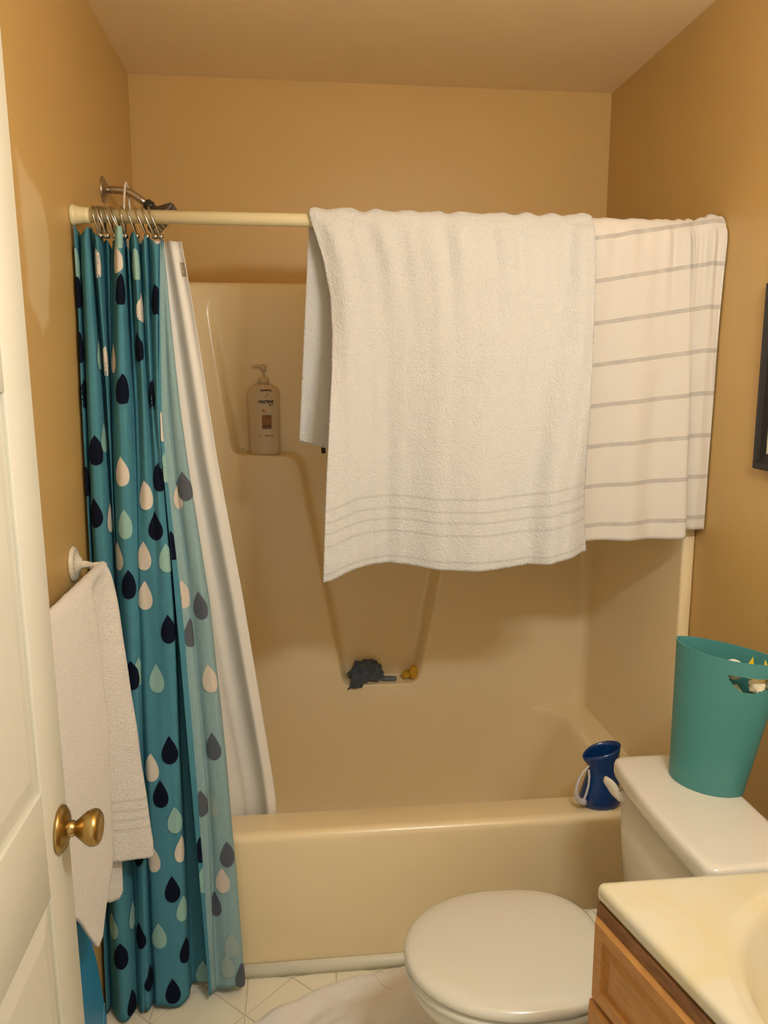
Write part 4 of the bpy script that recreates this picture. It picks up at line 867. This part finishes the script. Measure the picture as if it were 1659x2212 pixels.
# ================================================================ picture on the right wall
pc = thing('framed_picture', (W, -0.39, 1.34), 'black framed picture on the tan wall above the toilet tank', 'picture')
def pr(i, x): return [(x, -0.201-i, 1.338+i), (x, -0.58+i, 1.338+i), (x, -0.58+i, 1.742-i), (x, -0.201-i, 1.742-i)]
loft('frame', [pr(0, W-0.001), pr(0, W-0.014), pr(0.003, W-0.019), pr(0.014, W-0.020), pr(0.020, W-0.014), pr(0.031, W-0.010), pr(0.036, W-0.009)], 'frame', pc, False, False, smooth=False)
loft('mat_board', [pr(0.034, W-0.003), pr(0.034, W-0.0085)], 'mat_board', pc, False, True, smooth=False)

# ================================================================ rinse cup on the tub rim
rc = thing('rinse_cup', (1.302, 0.072, TZ), 'blue plastic rinse cup with pale handle on the tub rim', 'cup')
CXc, CYc = 1.298, 0.062
def cup(hw, hd, z, tilt=0.0, sx=0.0, inner=0.0, spout=0.0):
    out = []
    for i in range(40):
        a = 2*PI*i/40; x = (hw-inner)*math.cos(a); y = (hd-inner)*math.sin(a)
        k = max(0, -math.cos(a))**6
        out.append((CXc+sx+x-spout*k, CYc+y, z+tilt*math.cos(a)-0.010*spout/0.012*k if spout else z+tilt*math.cos(a)))
    return out
spec = [(0.052, 0.040, 0.0, 0, 0), (0.0565, 0.043, 0.004, 0, 0), (0.058, 0.044, 0.016, 0, 0), (0.056, 0.043, 0.032, 0, 0), (0.050, 0.039, 0.055, 0, 0.001), (0.045, 0.036, 0.080, 0, 0.003), (0.0425, 0.034, 0.098, 0.001, 0.004), (0.0425, 0.034, 0.115, 0.004, 0.004), (0.044, 0.035, 0.130, 0.008, 0.003), (0.046, 0.036, 0.146, 0.011, 0.002), (0.047, 0.037, 0.158, 0.013, 0.002)]
L_out = [cup(a, b, TZ+c, t, s, 0, 0.012*max(0, (c-0.12)/0.04) if c < 0.15 else 0.009) for a, b, c, t, s in spec]
L_in = [cup(a, b, TZ+max(c, 0.003), t, s, 0.0022, 0.012*max(0, (c-0.12)/0.04) if c < 0.15 else 0.009) for a, b, c, t, s in reversed(spec)]
loft('vessel', L_out+L_in, 'blue_cup', rc, True, True)
hp = [(1.254, 0.040, TZ+0.122), (1.238, 0.034, TZ+0.110), (1.225, 0.030, TZ+0.091), (1.217, 0.027, TZ+0.068), (1.217, 0.026, TZ+0.046), (1.226, 0.026, TZ+0.030), (1.242, 0.028, TZ+0.024)]
hpf = [tuple(Vector(hp[i]).lerp(Vector(hp[i+1]), t/3)) for i in range(6) for t in range(3)]+[hp[-1]]
tube('handle', hpf, [0.0030+0.0065*(i/18)**1.7 for i in range(19)], 'cup_handle', rc, 12)
gp = [(1.2555, 0.046, TZ+0.108), (1.2570, 0.042, TZ+0.090), (1.2545, 0.038, TZ+0.068), (1.248, 0.034, TZ+0.046), (1.240, 0.030, TZ+0.030)]
tube('grip_strip', [tuple(Vector(gp[i]).lerp(Vector(gp[i+1]), t/3)) for i in range(4) for t in range(3)]+[gp[-1]], 0.0034, 'cup_handle', rc, 8)

# ================================================================ shampoo bottle on the upper shelf
bt = thing('shampoo_bottle', (0.387, 0.757, 1.2905), 'white pump shampoo bottle standing on the upper surround shelf', 'bottle')
BX0, BY0, BZ0 = 0.387, 0.757, 1.2905
def sup(hw, hd, z, e=3.2, sx=0.0):
    out = []
    for i in range(48):
        a = 2*PI*i/48; c, s = math.cos(a), math.sin(a)
        out.append((BX0+sx+hw*math.copysign(abs(c)**(2/2.6), c), BY0+hd*math.copysign(abs(s)**(2/e), s), BZ0+z))
    return out
loft('body', [sup(0.044, 0.023, 0.0), sup(0.0475, 0.026, 0.003), sup(0.0485, 0.0275, 0.010), sup(0.0495, 0.0285, 0.09), sup(0.0510, 0.029, 0.17), sup(0.0515, 0.029, 0.196), sup(0.0490, 0.0275, 0.208), sup(0.041, 0.024, 0.217), sup(0.030, 0.019, 0.223, 2.4), sup(0.020, 0.0165, 0.2265, 2.0)], 'shampoo', bt)
pm = lathe('pump', [(0.0165, 0.2265), (0.0165, 0.245), (0.0145, 0.2475), (0.008, 0.249), (0.0045, 0.251), (0.0042, 0.270), (0.010, 0.271), (0.0115, 0.280), (0.0115, 0.286), (0.009, 0.2885)], (BX0+0.001, BY0, BZ0), (0, 0, 1), 'shampoo', bt, 28)
tube('nozzle', [(BX0, BY0, BZ0+0.2815), (BX0-0.015, BY0-0.002, BZ0+0.2835), (BX0-0.028, BY0-0.004, BZ0+0.2830), (BX0-0.0345, BY0-0.005, BZ0+0.2805)], [0.0065, 0.0048, 0.0042, 0.0036], 'shampoo', pm, 12)
FY = BY0-0.0300
text('lettering', 'SHAMPOO', 0.0072, 'ink', bt, (0.396, FY, 1.4985), bold=0.0003)
text('lettering', 'PANTENE', 0.0132, 'ink', bt, (0.395, FY, 1.4615), bold=0.0005, sx=0.83)
text('lettering', 'PRO-V', 0.0042, 'ink', bt, (0.410, FY, 1.4515), bold=0.0003)
text('lettering', '38.2 FL OZ', 0.0055, 'ink', bt, (0.402, FY, 1.353), bold=0.0002)
def patch(name, x0, x1, z0, z1, m, off=0.0): return obj(name, [(x0, FY-off, z0), (x1, FY-off, z0), (x1, FY-off, z1), (x0, FY-off, z1)], [(0, 1, 2, 3)], m, bt, False)
patch('label_line', 0.3755, 0.387, 1.4953, 1.4961, 'ink'); patch('label_line', 0.4045, 0.4165, 1.4953, 1.4961, 'ink')
patch('label_panel', 0.381, 0.4115, 1.376, 1.4195, 'gold', 0.0002)
patch('label_stripe', 0.3815, 0.411, 1.3835, 1.3855, 'ink', 0.0006); patch('label_stripe', 0.3815, 0.411, 1.3762, 1.3777, 'ink', 0.0006)
patch('label_dot', 0.374, 0.3765, 1.3518, 1.3543, 'ink')
for k in range(3):
    pts_ = [(0.3905+0.002*k+0.010*t, FY-0.0006, 1.4755+0.004*k*0.6+0.009*t**1.6) for t in [i/8 for i in range(9)]]
    tube('swirl', pts_, 0.0005, 'gold_line', bt, 6)
def disc(cx, cz, r, m, sx_=1.0, off=0.0004, n=14): return obj('flower_petal', [(cx, FY-off, cz)]+[(cx+r*sx_*math.cos(2*PI*i/n), FY-off, cz+r*math.sin(2*PI*i/n)) for i in range(n)], [(0, 1+i, 1+(i+1) % n) for i in range(n)], m, bt, False)
disc(0.386, 1.434, 0.0048, 'gold_line', 1.2, 0.0003); disc(0.3935, 1.4355, 0.0055, 'flower', 1.1, 0.0005); disc(0.401, 1.434, 0.0055, 'shampoo', 1.1, 0.0006); disc(0.3985, 1.4275, 0.005, 'shampoo', 1.1, 0.0008); disc(0.3935, 1.4295, 0.0042, 'flower', 1.0, 0.0009)

# ================================================================ cloths on the lower shelf
def crumple(name, c, sc, m, seed, amp=0.5, sub=5, squash=0.0):
    bm = bmesh.new(); bmesh.ops.create_icosphere(bm, subdivisions=sub, radius=1)
    for v in bm.verts:
        p = v.co.normalized(); k = 0
        for o_, a_ in ((1.6, 1.0), (3.2, 0.5), (6.0, 0.12)): k += a_*(0.35-abs(nz(p.x+seed, p.y-seed, p.z+2*seed, o_))*1.7)
        r = 1+amp*k; q = Vector((p.x*sc[0], p.y*sc[1], p.z*sc[2]))*r
        q.z = max(q.z, -sc[2]*0.55)
        v.co = Vector(c)+q
    return bm
gz = 0.4985
gc = thing('washcloth', (0.71, 0.765, gz), 'crumpled slate grey washcloth on the lower surround shelf', 'washcloth')
from_bm('crumpled_body', crumple('x', (0.714, 0.749, gz+0.030), (0.056, 0.027, 0.046), 'grey_cloth', 3.1, 0.42), 'grey_cloth', gc)
def corner(a, b):
    p = Vector((0.672+0.050*a-0.022*b, 0.722-0.012*b, gz+0.034-0.050*b+0.010*a)); return (p.x, p.y+0.004*math.sin(a*9)-0.004*math.sin(b*3.1), p.z+0.004*math.sin(b*7+a*3))
sheet('hanging_corner', corner, 12, 14, 'grey_cloth', gc, 0.004)
def flap(a, b):
    return (0.740+0.052*a+0.016*b*(1-a), 0.735+0.024*b*(1-a)+0.006*a, gz+0.055-0.044*a**0.8+0.010*math.sin(a*5)*(1-b)-0.020*b*(1-a)+0.001*b)
sheet('light_flap', flap, 16, 8, 'grey_cloth_light', gc, 0.004)
tongue = [(0.770, 0.740), (0.815, 0.735), (0.824, 0.740), (0.822, 0.751), (0.80, 0.759), (0.772, 0.759)]
plate('folded_end', round_poly(tongue, 0.006, 4), gz+0.001, gz+0.014, 'grey_cloth_light', gc, 0.004)
mc = thing('mustard_cloth', (0.88, 0.751, gz), 'small balled mustard yellow cloth next to the grey washcloth', 'cloth')
from_bm('balled_body', crumple('x', (0.884, 0.753, gz+0.021), (0.019, 0.020, 0.027), 'mustard', 7.7, 0.22, 4), 'mustard', mc)
from_bm('twisted_tail', crumple('x', (0.856, 0.751, gz+0.017), (0.014, 0.014, 0.017), 'mustard', 1.7, 0.45, 4), 'mustard', mc)

# ================================================================ bath mat towel on the floor
def fl_h(x, y): return 0
mt = thing('crumpled_towel', (0.58, -0.16, 0), 'crumpled white towel lying on the floor by the toilet', 'towel')
def floor_towel(a, b):
    # a along the length (from lower left to the toilet), b across
    A, B = Vector((0.300, -0.215)), Vector((0.80, -0.012)); d = (B-A).normalized(); nrm = Vector((d.y, -d.x))
    p = A+d*((B-A).length*a)+nrm*(0.205*(b-0.08)+0.012*math.sin(a*9))
    edge = min(1, 6*b)*min(1, 6*(1-b))*min(1, 8*a)*min(1, 8*(1-a))
    h = 0.006+edge*(0.026+0.012*math.sin(b*8+a*4)+0.014*nz(a*3, b*3, 1.3)+0.010*nz(a*7, b*6, 4.0))+0.018*math.exp(-((b-0.12)/0.10)**2)*math.exp(-((a-0.62)/0.35)**2)
    h += 0.020*math.exp(-((a-0.22)/0.07)**2)*math.exp(-((b-0.2)/0.25)**2)
    return (p.x, p.y, max(h, 0.005))
sheet('body', floor_towel, 90, 60, 'terry_floor', mt, 0.007, lambda a, b, p: (a, 0.5))
for k, a_ in enumerate((0.70, 0.86)):
    tube('stitched_line', [Vector(floor_towel(a_+0.16*b, b))+Vector((0, 0, 0.0036)) for b in [i/14*0.40+0.05 for i in range(15)]], 0.0008, 'tag_ink', mt, 5)

# ================================================================ vanity light above the basin (its bulbs light the room)
vl = thing('vanity_light', (1.08, YF, 1.98), 'three bulb wall light bar on the wall beside the doorway', 'light fixture')
box('back_plate', 0.89, 1.27, YF+0.001, YF+0.03, 1.93, 2.03, 'chrome', vl, 0.004)
for c in BULBS:
    lathe('socket', [(0.022, 0), (0.022, 0.028), (0.018, 0.034)], (c[0], YF+0.028, c[2]), (0, 1, 0), 'chrome', vl, 20)
    bm = bmesh.new(); bmesh.ops.create_icosphere(bm, subdivisions=2, radius=BULB_R)
    for v in bm.verts: v.co += Vector(c)
    from_bm('bulb', bm, 'bulb', vl)
